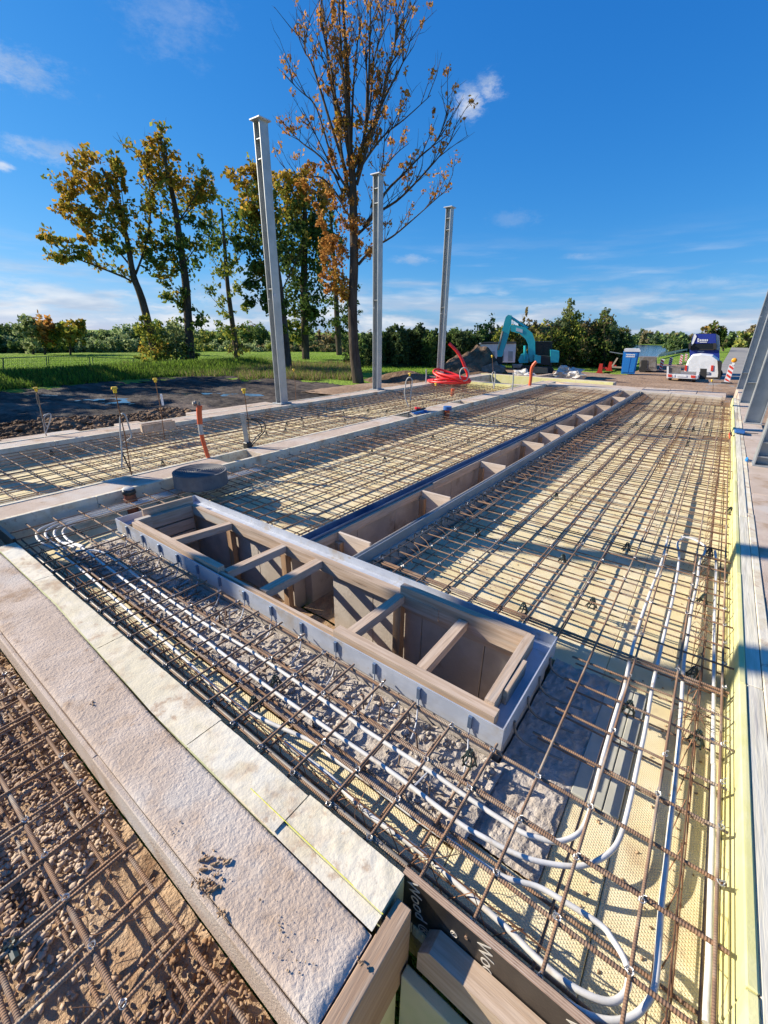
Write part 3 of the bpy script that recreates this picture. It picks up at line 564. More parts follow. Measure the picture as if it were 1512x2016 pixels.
TIE=tie.mesh('wire_tie','silver')
def addtie(t,x,y,z): o=t.location; link('wire_tie',TIE,t,(x-o.x,y-o.y,z-o.z),random.uniform(0,6))
# front mat
front=thing('rebar_mat','two layer bar mesh with white pipes in front of the steel framed pit','bar mesh',(-2,.95,-.2))
for y in (.700,.862,1.055,1.255):
    barX(front,-4.48,.40,y,ZT-.012,.0068 if y>.8 else .006,.003)
for y in (.79,.955,1.15): barX(front,-4.44,.39,y,ZB,.006,.004)
xs=[.375-.187*k for k in range(26)]
for x in xs:
    if x<-.33 and x>-3.85: barY(front,.675,1.285,x,ZT,.0058,.012); barY(front,.68,1.27,x-.055,ZB+.013,.0058,.015)
for x in xs:
    for y in (.700,.862,1.055,1.255):
        if random.random()<.75 and x>-3.6: addtie(front,x,y,ZT)
right=thing('rebar_mat','wide rusty bar mesh between the trench and the right foam wall','bar mesh',(-.7,8.5,-.2))
for k_,x in enumerate(XR):
    y0=.675 if x>-.3 else 2.12
    p=y0
    while p<15.0:
        q=min(p+6.2,15.05); barY(right,p,q,x+(.013 if int((p-y0)/5.7)%2 else 0),ZT); p+=5.75
        if q>=15.04: break
    p=y0
    if k_%2==0: 
        barY(right,p+.02,p+6,x-.02,ZB+.013,.0048); barY(right,p+5.5,15.02,x-.02,ZB+.013,.0048)
y=1.455
k=0
while y<15.05:
    x0=-.27 if y<2.1 else -1.74
    barX(right,x0+(0 if y<2.1 else random.uniform(-.02,.05)),.402,y,ZT-.0125)
    barX(right,x0+.02,.395,y+.075,ZB,.0048)
    if y<4.2:
        for x in XR:
            if x>x0 and random.random()<.6: addtie(right,x,y,ZT)
    y+=.199
for k in range(34):   # short lapping bars tied beside the long ones
    x=random.choice(XR[:11])+.014; y=random.uniform(2.3,13); barY(right,y,y+random.uniform(.8,1.6),x,ZT,.005)
# lapped pairs across the bay
for y in (2.22,3.82,7.35,9.0,11.4): 
    barX(right,-1.72,.40,y,ZT-.0125,.0068); barX(right,-1.7,.40,y+.022,ZT-.0125,.0068)
left=thing('rebar_mat','rusty bar mesh between the middle wall and the long trench','bar mesh',(-3.4,8.5,-.2))
XL=[-2.47-.187*k for k in range(11)]
for i,x in enumerate(XL):
    y0=2.1 if x>-3.9 else .70
    for (p,q) in ((y0,y0+5.9),(y0+5.4,15.05)):
        barY(left,p,q,x,ZT)
        if i%2: barY(left,p+.03,q-.03,x-.02,ZB+.013,.0048)
y=1.455
while y<15.05:
    x1=-3.9 if y<2.12 else -2.43
    barX(left,-4.50,x1,y,ZT-.0125); barX(left,-4.47,x1-.02,y+.08,ZB)
    y+=.199
for y in (5.3,8.6): barX(left,-4.5,-2.43,y,ZT-.0125,.007); barX(left,-4.5,-2.43,y+.03,ZT-.0125,.007)
outer=thing('rebar_mat','outermost rusty bar mesh beside the dark muddy yard','bar mesh',(-6.2,7,-.2))
for i in range(13):
    x=-5.12-.187*i
    for (p,q) in ((-.3,5.9),(5.4,13.85)):
        barY(outer,p,q,x,ZT); 
        if i%2==0: barY(outer,p,q,x-.08,ZB+.013)
y=-.2
while y<13.8: barX(outer,-7.42,-5.06,y,ZT-.0125); barX(outer,-7.40,-5.08,y+.08,ZB,.0045); y+=.199
near=thing('rebar_mat','nearest bar mesh lying over brown soil and gravel','bar mesh',(-1.5,0,-.2))
for y in (.222,.045,-.135,-.32,-.5): barX(near,-4.3,-.50,y-.010,-.135,.0075,.003)
for y in (.036,-.148): barX(near,-4.3,-.6,y-.006,-.137,.0075,.002)
for i in range(20):
    x=-.66-.187*i; barY(near,-.9,.235,x,-.122,.0058,.01)
    barY(near,-.8,.225,x-.085,-.215,.0058,.02)
for y in (.17,-.02,-.2): barX(near,-4.2,-.5,y,-.228,.0058)
for i in range(16):
    for y in (.212,.035,-.145):
        if random.random()<.5: addtie(near,-.66-.187*i,y,-.115)
for (x,y,lab) in [(-.75,.20,'rusty tie wire nearest the bottom end of the edge board'),(-1.03,.10,'rusty tie wire crossing the middle of the nearest bar mesh'),(-1.30,.16,'rusty tie wire over the gravel beside the edge board'),(-.95,-.05,'rusty tie wire lowest in the picture over bare soil'),(-1.7,.2,'rusty tie wire farthest up the nearest bar mesh')]:
    o=thing('loose_tie_wire',lab,'wire',(x,y,-.12),0,'loose rusty tie wires over the nearest bar mesh'); m=MB()
    m.tube(smoothpts([(0,0,0),(.05,-.06,-.02),(.03,-.15,-.06),(.12,-.2,-.08),(.22,-.16,-.1)],4),.0012,5); w=m.build('wire','wire',o); w.rotation_euler=(0,0,random.uniform(0,6))
# bent wire girders between the layers
def girder(p,q,n,lab,h=.10,z=-.155,w=.05):
    p=Vector((*p,z));q=Vector((*q,z)); t=thing('spacer_girder',lab,'wire girder',tuple(p)); d=(q-p)/n; sd=Vector((-d.y,d.x,0)).normalized()*w/2
    for s in (-1,1):
        m=MB(); m.tube([p+sd*s,q+sd*s],.0022,5); m.build('chord','wire',t,world=True)
    m=MB(); m.tube([p+Vector((0,0,h)),q+Vector((0,0,h))],.0026,5); m.build('chord','wire',t,world=True)
    for s in (-1,1):
        m=MB(); pts=[]
        for i in range(n): pts+=[p+d*i+sd*s,p+d*(i+.5)+Vector((0,0,h))+Vector((random.uniform(-.008,.008),random.uniform(-.008,.008),0))]
        m.tube(pts,.002,5); m.build('zigzag_wire','wire',t,world=True)
girder((.275,.75),(.285,2.9),13,'bent wire girder beside the rightmost white pipe')
girder((.27,3.0),(.28,14),60,'long bent wire girder running far along the right foam wall')
girder((-3.9,.775),(.0,.775),26,'bent wire girder along the yellow foam border')
girder((-.95,4.4),(-.95,14.6),60,'bent wire girder along the centre line of the right mesh')
girder((-.35,6.5),(-.36,14.8),55,'bent wire girder between the centre and the foam wall far down the right mesh')
girder((-1.5,5.2),(-1.5,14.8),60,'bent wire girder closest to the trench in the right mesh')
girder((-1.7,9.6),(.38,9.6),14,'bent wire girder lying across the right mesh, nearer of two')
girder((-1.7,12.3),(.38,12.3),14,'bent wire girder lying across the right mesh, farther of two')
girder((-3.0,4.0),(-3.0,14.8),64,'bent wire girder closest to the trench in the left mesh')
girder((-4.1,4.4),(-4.1,14.8),64,'bent wire girder closest to the middle wall in the left mesh')
girder((-6.3,2.0),(-6.3,13.6),70,'bent wire girder down the outermost mesh')
# trench edge hooks
hooks=thing('edge_hooks','row of short rusty bent bars beside the right trench rail','bent bars',(-1.7,8,-.2))
hk=MB(); hk.tube(smoothpts([(0,0,-.1),(0,0,-.01),(.02,0,.0),(.14,0,-.015),(.2,0,-.07)],3),.004,5); HK=hk.mesh('bent_bar','rust'); hk=MB(); hk.tube([(0,0,0),(0,0,.025)],.005,5); HT=hk.mesh('white_tip','pex')
y=2.2
while y<14.8:
    z=random.uniform(-.07,-.05); a=random.uniform(-.4,.4); link('bent_bar',HK,hooks,(-1.735-hooks.location.x,y-8,z+.2),a)
    link('white_tip',HT,hooks,(-1.70+random.uniform(-.01,.03)+1.7,y+.04-8,z+.195)); y+=.115
# short stirrups sticking out of the rubble strip
sts=thing('starter_bars','short bent starter bars standing out of the rubble before the pit','starter bars',(-2,1.1,-.2))
for i in range(70):
    x=random.uniform(-3.8,-.45); y=random.uniform(.97,1.28); m=MB(); a=random.uniform(0,6); l=random.uniform(.04,.11)
    m.tube([(x,y,-.19),(x+.01*math.cos(a),y+.01*math.sin(a),-.10),(x+l*math.cos(a),y+l*math.sin(a),-.10+random.uniform(-.05,.01))],.004,5); m.build('bent_bar','rust' if i%3 else 'galv',sts,world=True)
for (px,lab,n_) in [((1368,1420),'springy tangle of rusty tie wire over the nearest-right spacer',9),((1385,1240),'rusty tie wire tangle between the two rightmost pipes',7),((1310,1010),'rusty wire tangle halfway down the right mesh',6),((850,1690),'rusty wire tangle over the pipe beside the plywood shutter',7),((700,1590),'rusty wire tangle beside the yellow foam border end',6),((1090,1060),'small rusty wire tangle behind the pit corner',6)]:
    c=un(*px,-.06); m=MB()
    for k in range(n_):
        a=random.uniform(0,6.3); l=random.uniform(.04,.11); b_=random.uniform(-.04,.05)
        m.tube(smoothpts([(0,0,0),(l*.5*math.cos(a),l*.5*math.sin(a),b_+.02),(l*math.cos(a+.4),l*math.sin(a+.4),b_),(l*1.2*math.cos(a+.9),l*1.2*math.sin(a+.9),b_-.02)],3),.0011,4)
    o=m.build('wire_tangle','wire'); o.location=c; tag(o,lab,'wire')
# plastic chairs
def spacer_mesh():
    m=MB()
    m.tube([(.026*math.cos(a),.026*math.sin(a),0) for a in np.linspace(0,2*PI,11)[:-1]],.004,5,closed=True)
    m.tube([(.016*math.cos(a),.016*math.sin(a),.045) for a in np.linspace(0,2*PI,9)[:-1]],.0035,5,closed=True)
    for a in np.linspace(0,2*PI,7)[:-1]: m.tube([(.034*math.cos(a),.034*math.sin(a),-.008),(.018*math.cos(a+.3),.018*math.sin(a+.3),.03),(.007*math.cos(a),.007*math.sin(a),.065+.01*math.sin(a*3))],.0038,5)
    return m.mesh('bar_spacer','spacer')
SPM=spacer_mesh()
SPX=[((1234,1077),'beside the top of the white pipe loop'),((1108,1100),'on the lapped bar pair halfway across the right mesh'),((1030,1197),'just behind the right half of the pit frame'),((1166,1187),'behind the right corner of the pit frame'),((1384,1180),'between the two rightmost white pipes, above a bent girder'),((1365,1325),'between the rightmost pipes with rusty wires springing out'),((1238,1393),'right of the pit beside the first straight white pipe'),((1372,1452),'nearest the right foam wall among tangled rusty wires'),((940,1048),'beside the right trench rail behind the pit'),((1397,1087),'touching the white pipe loop near the foam wall'),((500,1385),'in the front bay beside two white pipes, lower of two'),((543,1342),'in the front bay under the pipe, upper of two'),((925,1490),'on the rubble below the right corner of the pit frame')]
for (p,lab) in SPX:
    q=un(*p,-.09); o=link('bar_spacer',SPM,None,(q.x,q.y,-.115),random.uniform(0,6)); tag(o,'black plastic bar spacer '+lab,'spacer','plastic bar spacers in the mesh')
for i in range(60):
    if i%3==0: x=XL[random.randrange(10)]; y=random.uniform(2.6,12)
    elif i%3==1: x=XR[random.randrange(11)]; y=random.uniform(4.4,12)
    else: x=-5.12-.187*random.randrange(12); y=random.uniform(1,12)
    reg=['left','right','outer'][i%3]
    o=link('bar_spacer',SPM,None,(x+.03,y,-.115),random.uniform(0,6)); tag(o,{'left':'small dark spacer in the mesh between middle wall and trench','right':'small dark spacer farther back in the right mesh','outer':'small dark plastic spacer deep in the outermost mesh beside the mud'}[reg],'spacer',{'left':'spacers in the left mesh','right':'spacers far back in the right mesh','outer':'spacers in the outermost mesh'}[reg])
q=un(20,1860,-.12); m=MB(); m.tube([(.0,0,0),(.05,0,.004)],.012,8); 
for k in range(6): m.tube([(.03*math.cos(k),.03*math.sin(k),-.02),(.01*math.cos(k),.01*math.sin(k),.02)],.005,5)
o=m.build('bar_spacer','spacer'); o.location=(q.x,q.y,-.13); tag(o,'big black plastic spacer in the bars at the left edge over brown soil','spacer')
# ================================================================ HEATING PIPES
def pipe(lab,px,z=-.085,r=.0088,m='pex',extra=None,pre=None,n=5):
    P=[un(x,y,z if not callable(z) else z(i)) for i,(x,y) in enumerate(px)]
    if pre: P=[Vector(v) for v in pre]+P
    if extra: P=P+[Vector(v) for v in extra]
    c=P[0]; o=MB(); o.tube(smoothpts(P,n),r,10); b=o.build('heating_pipe',m,None,smooth=True); return tag(b,lab,'pipe')
A_=[(1315,1057),(1303,1105),(1280.5,1165),(1258,1230),(1241,1294),(1229,1354),(1217,1389),(1196,1460),(1181,1515),(1166,1575),(1156,1612),(1136,1643),(1096,1657),(1056,1648),(1021,1635),(931,1577),(856,1525),(786,1480),(711,1432),(679,1408),(496,1283),(397,1224),(284,1145),(235,1108),(195,1085),(150,1085)]
B_=[(1380,1062),(1350,1058),(1334,1069),(1337,1090),(1335,1120),(1330,1150),(1322,1190),(1310,1240),(1295,1305),(1284,1355),(1271,1433),(1259,1490),(1241,1575),(1221,1648),(1196,1682),(1156,1702),(1116,1705),(1056,1695),(1006,1677),(946,1645),(906,1622),(831,1565),(756,1510),(679,1458),(621,1418),(496,1330),(298,1181),(205,1112),(160,1078),(125,1068)]
C_=[(1340,1056),(1365,1062),(1381,1070),(1389,1079),(1386,1091),(1377,1108),(1373,1144),(1363,1191),(1356,1239),(1347,1299),(1344,1345),(1339,1423),(1333.6,1491),(1326.6,1564),(1319,1628),(1311,1705),(1303.6,1769),(1298.5,1833),(1293.4,1910),(1285.7,1955),(1265,1986),(1239.6,2004),(1201,2010),(1150,1995),(1080,1950)]
D_=[(110,1088),(152,1115),(258,1207),(344,1280),(463,1386),(616,1461),(653,1490),(719,1535),(785,1585),(851,1633),(891,1660),(981,1722),(1056,1745),(1106,1772),(1181,1820),(1206,1850),(1230,1890),(1238,1925),(1229,1957),(1196,1972),(1131,1945),(1066,1895),(1006,1835),(956,1790),(906,1745),(856,1700),(812,1665),(769,1635),(727,1604),(687,1567),(640,1520),(560,1462)]
E_=[(1408,1085),(1410,1118),(1407,1203),(1406,1288),(1405,1372),(1404,1491),(1405,1513),(1403,1628),(1399,1756),(1396,1884),(1392,1961),(1390,2014)]
pipe('white pipe, innermost of the bends nearest the pit corner',A_)
pipe('white pipe with the second bend outward from the pit corner',B_,-.09)
pipe('white pipe from the loop at the foam wall down to the lowest bend',C_,-.087)
pipe('white pipe making a tight hairpin next to the black plywood',D_,-.092)
pipe('rightmost straight white pipe beside the lemon foam wall',E_,-.088)
q=un(180,1060,-.09)
for i,(off,lab) in enumerate([(0,'outermost white pipe turning beside the middle wall'),(.055,'second white pipe turning beside the middle wall'),(.11,'third white pipe turning beside the middle wall'),(.165,'innermost white pipe turning beside the middle wall')]):
    x=-4.42+off; P=[(x+.62-.5*off,.86+off*.9,-.09),(x+.35,.83+off*.9,-.088),(x+.12,.88+off*.8,-.088),(x+.02,1.02+off*.5,-.09),(x,1.3,-.09),(x+.01,2.2,-.09),(x-.01,3.2,-.09)]
    o=MB(); o.tube(smoothpts(P,6),.0098,8); tag(o.build('heating_pipe','pex',None,smooth=True),lab,'pipe')
o=MB(); o.tube([(-3.9,.712,-.058),(-2,.714,-.06),(-.42,.716,-.06)],.0065,8); tag(o.build('steel_conduit','steelg',None,smooth=True),'straight grey steel tube along the yellow foam border','tube')
# ================================================================ SMALL FITTINGS
t=thing('foam_tape_roll','large grey roll of foam edging tape lying on the bar mesh','tape roll',(-4.22,2.36,-.035))
m=MB(); n=40
rc=.272; hgt=.155
m.tube([(0,0,0),(0,0,hgt-.004)],rc,44); m.build('outer_layer','foamroll',t,smooth=False)
m=MB(); pts=[(( .02+.0125*a/ (2*PI)*1.6)*math.cos(a),(.02+.0125*a/(2*PI)*1.6)*math.sin(a),hgt-.003+.0015*math.sin(a*.7)) for a in np.linspace(0,2*PI*12,300)]; m.tube(pts,.0075,5); m.build('spiral_layer','foamroll',t,smooth=True)
m=MB(); m.tube([(rc+.002)*np.array([math.cos(a),math.sin(a),0])+np.array([0,0,.006]) for a in np.linspace(0,2*PI,30)[:-1]],.004,5,closed=True); m.build('bottom_edge','foamroll',t)
c=un(252,985,-.1)
t=thing('drain_pipe_stub','brown drain pipe stub with a black bag tied over its mouth','pipe stub',(-4.42,1.70,-.22))
m=MB(); m.tube([(0,0,0),(0,0,.21)],.053,20); m.build('pipe','brownp',t,smooth=True); m=MB(); m.tube([(0,0,.13),(0,0,.165)],.060,20); m.build('collar','brownp',t)
m=MB(); m.blob((0,0,.235),(.066,.066,.045),3,.12,16,10,3); m.build('black_bag','black',t,smooth=True); m=MB(); m.blob((0,0,.268),(.058,.058,.014),5,.15,14,6,3); m.build('bag_top','grey',t,smooth=True)
def stake(lab,base,top,m='wire',cap=True,r=.006):
    b=un(*base,0.0); D=math.hypot(b.x,b.y); e=atD(*top,D); t=thing('marker_stake',lab,'stake',tuple(b)); mm=MB(); mid=(b+e)/2+Vector((.01,.01,0)); mm.tube([b-Vector((0,0,.1)),mid,e],r,7); mm.build('rod',m,t,world=True)
    if cap: mm=MB(); mm.tube([e-Vector((0,0,.05)),e-Vector((0,0,.012)),e-Vector((0,0,.010)),e+Vector((0,0,.012))],[.017,.019,.033,.027],9); mm.build('cap','yell',t,world=True)
    return t
ST=[('leftmost thin marker stake with a yellow cap on the outer wall',(90,857),(70,764)),('thin marker stake with a yellow cap, on the middle wall left of the orange conduit',(258,935),(225,764)),('yellow-capped marker stake rising from the outer wall beside a timber box',(322,853),(305,746)),('yellow-capped marker stake behind the grey steel post',(492,880),(480,767)),('thin yellow-capped stake right of the tallest steel column',(582,783),(578,727)),('yellow-capped stake with a pale cable loop between the two nearer columns',(808,805),(807,735)),('yellow-capped stake near the thin grey rod before the excavator bucket',(971,772),(969,700)),('short yellow-capped stake close behind the blue-capped pipe',(860,790),(858,755)),('tiny yellow-capped stake before the white trailer',(1405,768),(1402,748))]
for (l,b,e) in ST: stake(l,b,e)
stake('thin grey steel rod standing right of the red hoses',(1008,768),(1011,734),'galvc',False,.022); stake('thin grey steel rod left of the red hoses',(838,754),(839,727),'galvc',False,.022)
def curve(name,lab,cat,px,z0D,r,m,n=5,closed=False):
    b=un(*z0D,0); D=math.hypot(b.x,b.y); P=[atD(x,y,D)+Vector((0,0,0)) for x,y in px]
    for i,p in enumerate(P): p+=Vector((.008*math.sin(i*1.7),.02*math.sin(i*.9),0))
    mm=MB(); mm.tube(smoothpts(P,n),r,7); o=mm.build(name,m,None,smooth=True); return tag(o,lab,cat)
curve('cable_loop','tangled pale grey cable at the foot of the leftmost stake','cable',[(90,855),(84,838),(81,824),(86,818),(100,814),(102,824),(96,840),(88,832),(84,822),(92,815),(100,820),(98,835),(92,853)],(90,857),.007,'grey')
curve('cable_loop','dark grey cable hanging in a slim loop on the leftmost stake','cable',[(88,850),(80,815),(71,790),(71,778),(75,775),(79,785),(84,815),(92,850)],(90,857),.007,'steelg')
curve('cable_loop','pale grey cable looped around the stake left of the orange conduit','cable',[(240,920),(236,885),(233,850),(236,822),(243,814),(251,820),(256,835),(259,858),(250,865),(240,872)],(258,935),.008,'grey')
curve('cable_loop','black cable running down beside the stake left of the orange conduit','cable',[(240,890),(246,912),(256,933)],(258,935),.007,'black')
curve('cable_loop','pale cable bent in a tall loop on the stake between the nearer columns','cable',[(804,800),(797,785),(796,770),(800,750),(806,743),(812,748),(811,765),(808,790)],(808,805),.012,'grey')
curve('cable_loop','thin pale cable looped on the stake before the excavator bucket','cable',[(972,760),(968,745),(969,735),(974,732),(975,745),(972,765)],(971,772),.015,'grey')
curve('cable_loop','black cable curving beside the grey steel post, outer of two','cable',[(494,880),(504,865),(518,850),(522,838),(515,828),(500,824),(488,826)],(488,880),.008,'black')
curve('cable_loop','black cable curving beside the grey steel post, inner of two','cable',[(492,878),(500,862),(512,852),(514,840),(508,830),(495,825)],(488,880),.008,'black')
def tb(name,lab,cat,pts,r,m,kids=()):
    mm=MB(); mm.tube(pts,r,12); o=mm.build(name,m,None,smooth=True); return tag(o,lab,cat)
b=un(414,900,0); D=math.hypot(b.x,b.y); t=thing('orange_conduit','curved orange conduit with a grey taped band rising from the middle wall','conduit',tuple(b))
P=smoothpts([atD(x,y,D) for x,y in [(411,903),(405,885),(399,865),(395,845),(393,825),(392,808),(393,798)]],4)
n3=len(P)
mm=MB(); mm.tube(P[:11],[.026]*11,10); mm.build('lower_tube','orange',t,smooth=True,world=True); mm=MB(); mm.tube(P[10:15],.029,10); mm.build('grey_band','grey',t,smooth=True,world=True); mm=MB(); mm.tube(P[14:],.033,10); mm.build('upper_tube','orange',t,smooth=True,world=True)
mm=MB(); mm.tube([P[-1],P[-1]+Vector((.0,.0,.05))],.012,8); mm.blob(P[-1]+Vector((-.05,-.03,.02)),.03,2); mm.build('cable_end','steelg',t,world=True)
b=un(488,880,0); D=math.hypot(b.x,b.y); e=atD(477,814,D); t=thing('steel_post','short grey square steel post in a black socket on the middle wall','post',tuple(b))
mm=MB(); mm.slab(b,e,.055,.04,up=(.6,-.8,0)); mm.build('tube','galvc',t,world=True); mm=MB(); mm.box(b.x-.045,b.x+.045,b.y-.045,b.y+.045,-.02,.07,.008); mm.build('socket','black',t,world=True)
b=un(895,805,0); t=thing('capped_pipe','brown pipe stub with a dark blue cap on the middle wall','pipe stub',(-4.50,8.3,-.2)); mm=MB(); mm.tube([(0,0,0),(0,0,.2)],.055,14); mm.build('pipe','orange',t); mm=MB(); mm.tube([(0,0,.2),(0,0,.27)],.09,16); mm.build('cap','blue',t)
b=un(888,768,0); mm=MB(); mm.tube([(0,0,-.2),(0,0,.0)],.055,12); o=mm.build('pipe_stub','orange'); o.location=(un(891,772,-.1).x,un(891,772,-.1).y,.0); tag(o,'short orange pipe stub in the outer mesh near the red hoses','pipe stub')
t=thing('blue_membrane','crumpled blue plastic sheet lying on the middle wall top','plastic sheet',(-4.75,7.6,.0)); mm=MB(); mm.blob((0,0,.01),(.10,.28,.02),4,.5,14,6,2.5); mm.build('sheet','blue',t)
mm=MB(); mm.tube(smoothpts([(-4.9,7.1,.01),(-4.8,7.3,.04),(-4.72,7.6,.06),(-4.8,7.9,.05),(-4.9,7.7,.03)],4),.012,6); tag(mm.build('cable','black',None,smooth=True),'black cable lying on the crumpled blue sheet','cable')
mm=MB(); mm.blob((0,0,.02),(.10,.06,.03),8,.4); o=mm.build('red_scrap','red'); o.location=(un(822,806,0).x,un(822,806,0).y,0); tag(o,'small red plastic cap lying on the middle wall','cap')
b=un(1447,852,0); t=thing('blue_sleeve','dark blue plastic sleeve lying across the right foam wall','sleeve',(.50,b.y,.02)); mm=MB(); mm.box(-.07,.07,-.12,.12,-.01,.03,.01); mm.build('sleeve','blue',t); mm=MB(); mm.tube([(.07,0,.0),(.25,.04,.0)],.01,6); mm.build('strap','steelg',t)
mm=MB(); mm.blob((0,0,0),(.02,.10,.05),7,.2,12,8); o=mm.build('blue_wrap','pblue'); o.location=(.56,un(1470,905,0).y,-.02); tag(o,'crumpled pale blue plastic tucked beside the footing at the right column','plastic sheet')
mm=MB(); mm.tube(smoothpts([(.38,8.95,-.02),(.36,9.05,.02),(.37,9.2,.03),(.40,9.1,.0)],4),.010,7); tag(mm.build('hose_end','orange',None,smooth=True),'small orange hose end against the right foam wall','hose')
# timber box on outer wall
b=un(283,852,0); c=un(346,842,0); t=thing('timber_box','short weathered timber box standing on the outer wall','timber box',tuple(b))
mm=MB(); mm.slab(b+Vector((0,0,.06)),c+Vector((0,0,.06)),.02,.12); mm.build('side_board','tx',t,world=True); off=Vector((-.12,.02,0)); mm=MB(); mm.slab(b+off+Vector((0,0,.06)),c+off+Vector((0,0,.06)),.02,.12); mm.build('side_board','tx',t,world=True)
mm=MB(); mm.slab(b+Vector((-.01,0,.06)),b+off+Vector((.01,0,.06)),.02,.12); mm.build('end_board','tx',t,world=True)
b=un(300,851,0)
o=atD(322,784,math.hypot(un(318,845,0).x,un(318,845,0).y)); e=un(322,800,0); mm=MB(); q=atD(321,798,9); mm.tube([q-Vector((0,0,.0)),q+Vector((0,0,.2))],.02,8); tag(mm.build('white_tube','white'),'short white tube clipped upright to the stake beside the timber box','tube')
# mud crumbs on the slab
def crumbs(name,px,n,spread,s,lab):
    c=un(*px,0); P=[]
    for i in range(n):
        a=random.uniform(0,2*PI); r=spread*random.random()**.7; P.append((c.x+r*1.3*math.cos(a),c.y+r*.6*math.sin(a),.002))
    P=np.array(P); o=stones(name,P,np.array([s*random.uniform(.3,1) for _ in range(n)]),'soil'); return tag(o,lab,'mud crumbs',kind=None)
crumbs('mud_crumbs',(372,688*2),0+6,.02,.008,'three brown mud crumbs high up on the threshold slab') if False else None
crumbs('mud_crumbs',(182,1385),4,.014,.008,'few brown mud crumbs at the upper end of the threshold slab')
crumbs('mud_crumbs',(425,1710),40,.060,.0055,'long brown mud lumps in the middle of the threshold slab')
crumbs('mud_crumbs',(395,1742),30,.036,.0065,'heaped brown mud lumps near the gravel edge of the threshold slab')
crumbs('mud_crumbs',(436,1800),28,.015,.006,'small pile of mud crumbs nearest the camera on the slab')
crumbs('mud_crumbs',(345,1640),22,.06,.003,'scatter of tiny dark crumbs above the mud lumps')
crumbs('mud_crumbs',(560,1840),34,.09,.0032,'brown crumbs pressed into the slab near its end beam')
crumbs('mud_crumbs',(712,1895),14,.012,.005,'mud crumbs lying on the brown timber end beam')
mm=MB()
for i in range(9):
    c=un(random.uniform(385,450),random.uniform(1685,1760),.003); a=random.uniform(.4,1.2); mm.tube([c,c+Vector((.012*math.cos(a),.012*math.sin(a),.003)),c+Vector((.026*math.cos(a+.3),.026*math.sin(a+.3),.0))],[.003,.0048,.003],6)
tag(mm.build('tread_mud',"soil",None,smooth=True),'brown tread-shaped mud strips on the threshold slab','mud')
# ================================================================ COLUMNS
def column(lab,x,y,h,b,dpt,z0,stiff,cap=True,m='galvc',bp=.06):
    t=thing('steel_column',lab,'steel column',(x,y,z0)); tf=.014
    for s in (-1,1):
        mm=MB(); x0=s*(dpt/2-tf/2); mm.box(x0-tf/2,x0+tf/2,-b/2,b/2,.02,h); mm.build('flange',m,t)
    mm=MB(); mm.box(-dpt/2+tf+.001,dpt/2-tf-.001,-.005,.005,.02,h); mm.build('web',m,t)
    for z in stiff:
        for s in (-1,1):
            mm=MB(); ya,yb=sorted((s*.006,s*(b/2-.012))); mm.box(-dpt/2+tf+.001,dpt/2-tf-.001,ya,yb,z,z+.012); mm.build('stiffener',m,t)
    if cap: mm=MB(); mm.box(-dpt/2-.055,dpt/2+.055,-b/2-.04,b/2+.04,h+.001,h+.022,.002); mm.build('cap_plate','galv',t)
    mm=MB(); mm.box(-dpt/2-bp,dpt/2+bp,-b/2-bp,b/2+bp,0,.019,.002); mm.build('base_plate',m,t)
    mm=MB(); mm.box(dpt/2+.001,dpt/2+.012,-b/2+.02,b/2-.12,h*.43,h*.43+.05); mm.box(-dpt/2+tf,-dpt/2+tf+.05,-b/2-.01,-b/2+.02,h*.42,h*.42+.012); mm.build('splice_plate','galv',t)
    return t
column('nearest and tallest looking steel column on the outer wall',-7.80,6.58,5.03,.20,.17,0,[4.75,4.45,2.3])
column('second steel column from the left, before the orange-leaved tree',-7.80,10.1,5.03,.20,.17,0,[4.75,4.45,2.3])
column('third and farthest steel column on the outer wall, beside the red hoses',-7.78,13.65,5.03,.20,.17,0,[4.75,4.45,2.3])
column('steel column off to the left on the outer wall, nearer of two',-7.8,-.83,5.35,.20,.17,0,[4.45],True)
column('steel column off to the left on the outer wall, farther of two',-7.8,.68,5.35,.20,.17,0,[4.45],True)
column('farthest steel column of the row at the right edge',.66,18.2,5.0,.26,.26,-.02,[.5],True,bp=.01)
column('third steel column from the front at the right edge',.69,14.3,5.0,.26,.26,-.02,[.5],True,bp=.01)
column('second nearest steel column at the right edge',.725,10.95,5.0,.26,.26,-.02,[2.2],True,bp=.01)
column('nearest steel column at the right edge with stiffeners at its foot',.75,7.25,5.0,.26,.26,-.02,[.12,.30],True,bp=.01)
# ================================================================ VEGETATION
def ballpts(c,r,n,clump=.33):
    k=max(3,int(n/22)); d=rng.normal(size=(k,3)); d/=np.linalg.norm(d,axis=1)[:,None]; cc=d*(rng.uniform(.15,1,k)**.45)[:,None]
    i=rng.integers(0,k,n); p=cc[i]+rng.normal(size=(n,3))*clump*.42
    return np.array(c)[None]+p*np.array(r)[None]
GOLD=np.array([(.36,.215,.035),(.42,.26,.045),(.28,.19,.03),(.22,.18,.03)]); ORG=np.array([(.52,.24,.06),(.46,.26,.07),(.55,.30,.10),(.40,.20,.06)])
GRN=np.array([(.050,.085,.02),(.075,.11,.024),(.04,.065,.018),(.10,.13,.03)]); YG=np.array([(.17,.18,.03),(.13,.15,.03),(.23,.21,.04),(.09,.12,.025)])
GREY=np.array([(.13,.16,.07),(.10,.13,.05),(.17,.19,.09)]); DK=np.array([(.03,.045,.016),(.045,.06,.02),(.025,.035,.014)]); BRN=np.array([(.13,.10,.05),(.10,.08,.04),(.16,.13,.05)])
PAL=dict(g=GRN*1.7,o=GOLD*1.3,r=ORG*1.0,y=YG*1.7,e=GREY*1.8,d=DK*2.2,b=BRN*1.9)
def pick(key,n):
    ks=[PAL[k] for k in key]; a=np.concatenate(ks); c=a[rng.integers(0,len(a),n)]; return c*rng.uniform(.75,1.3,(n,1))
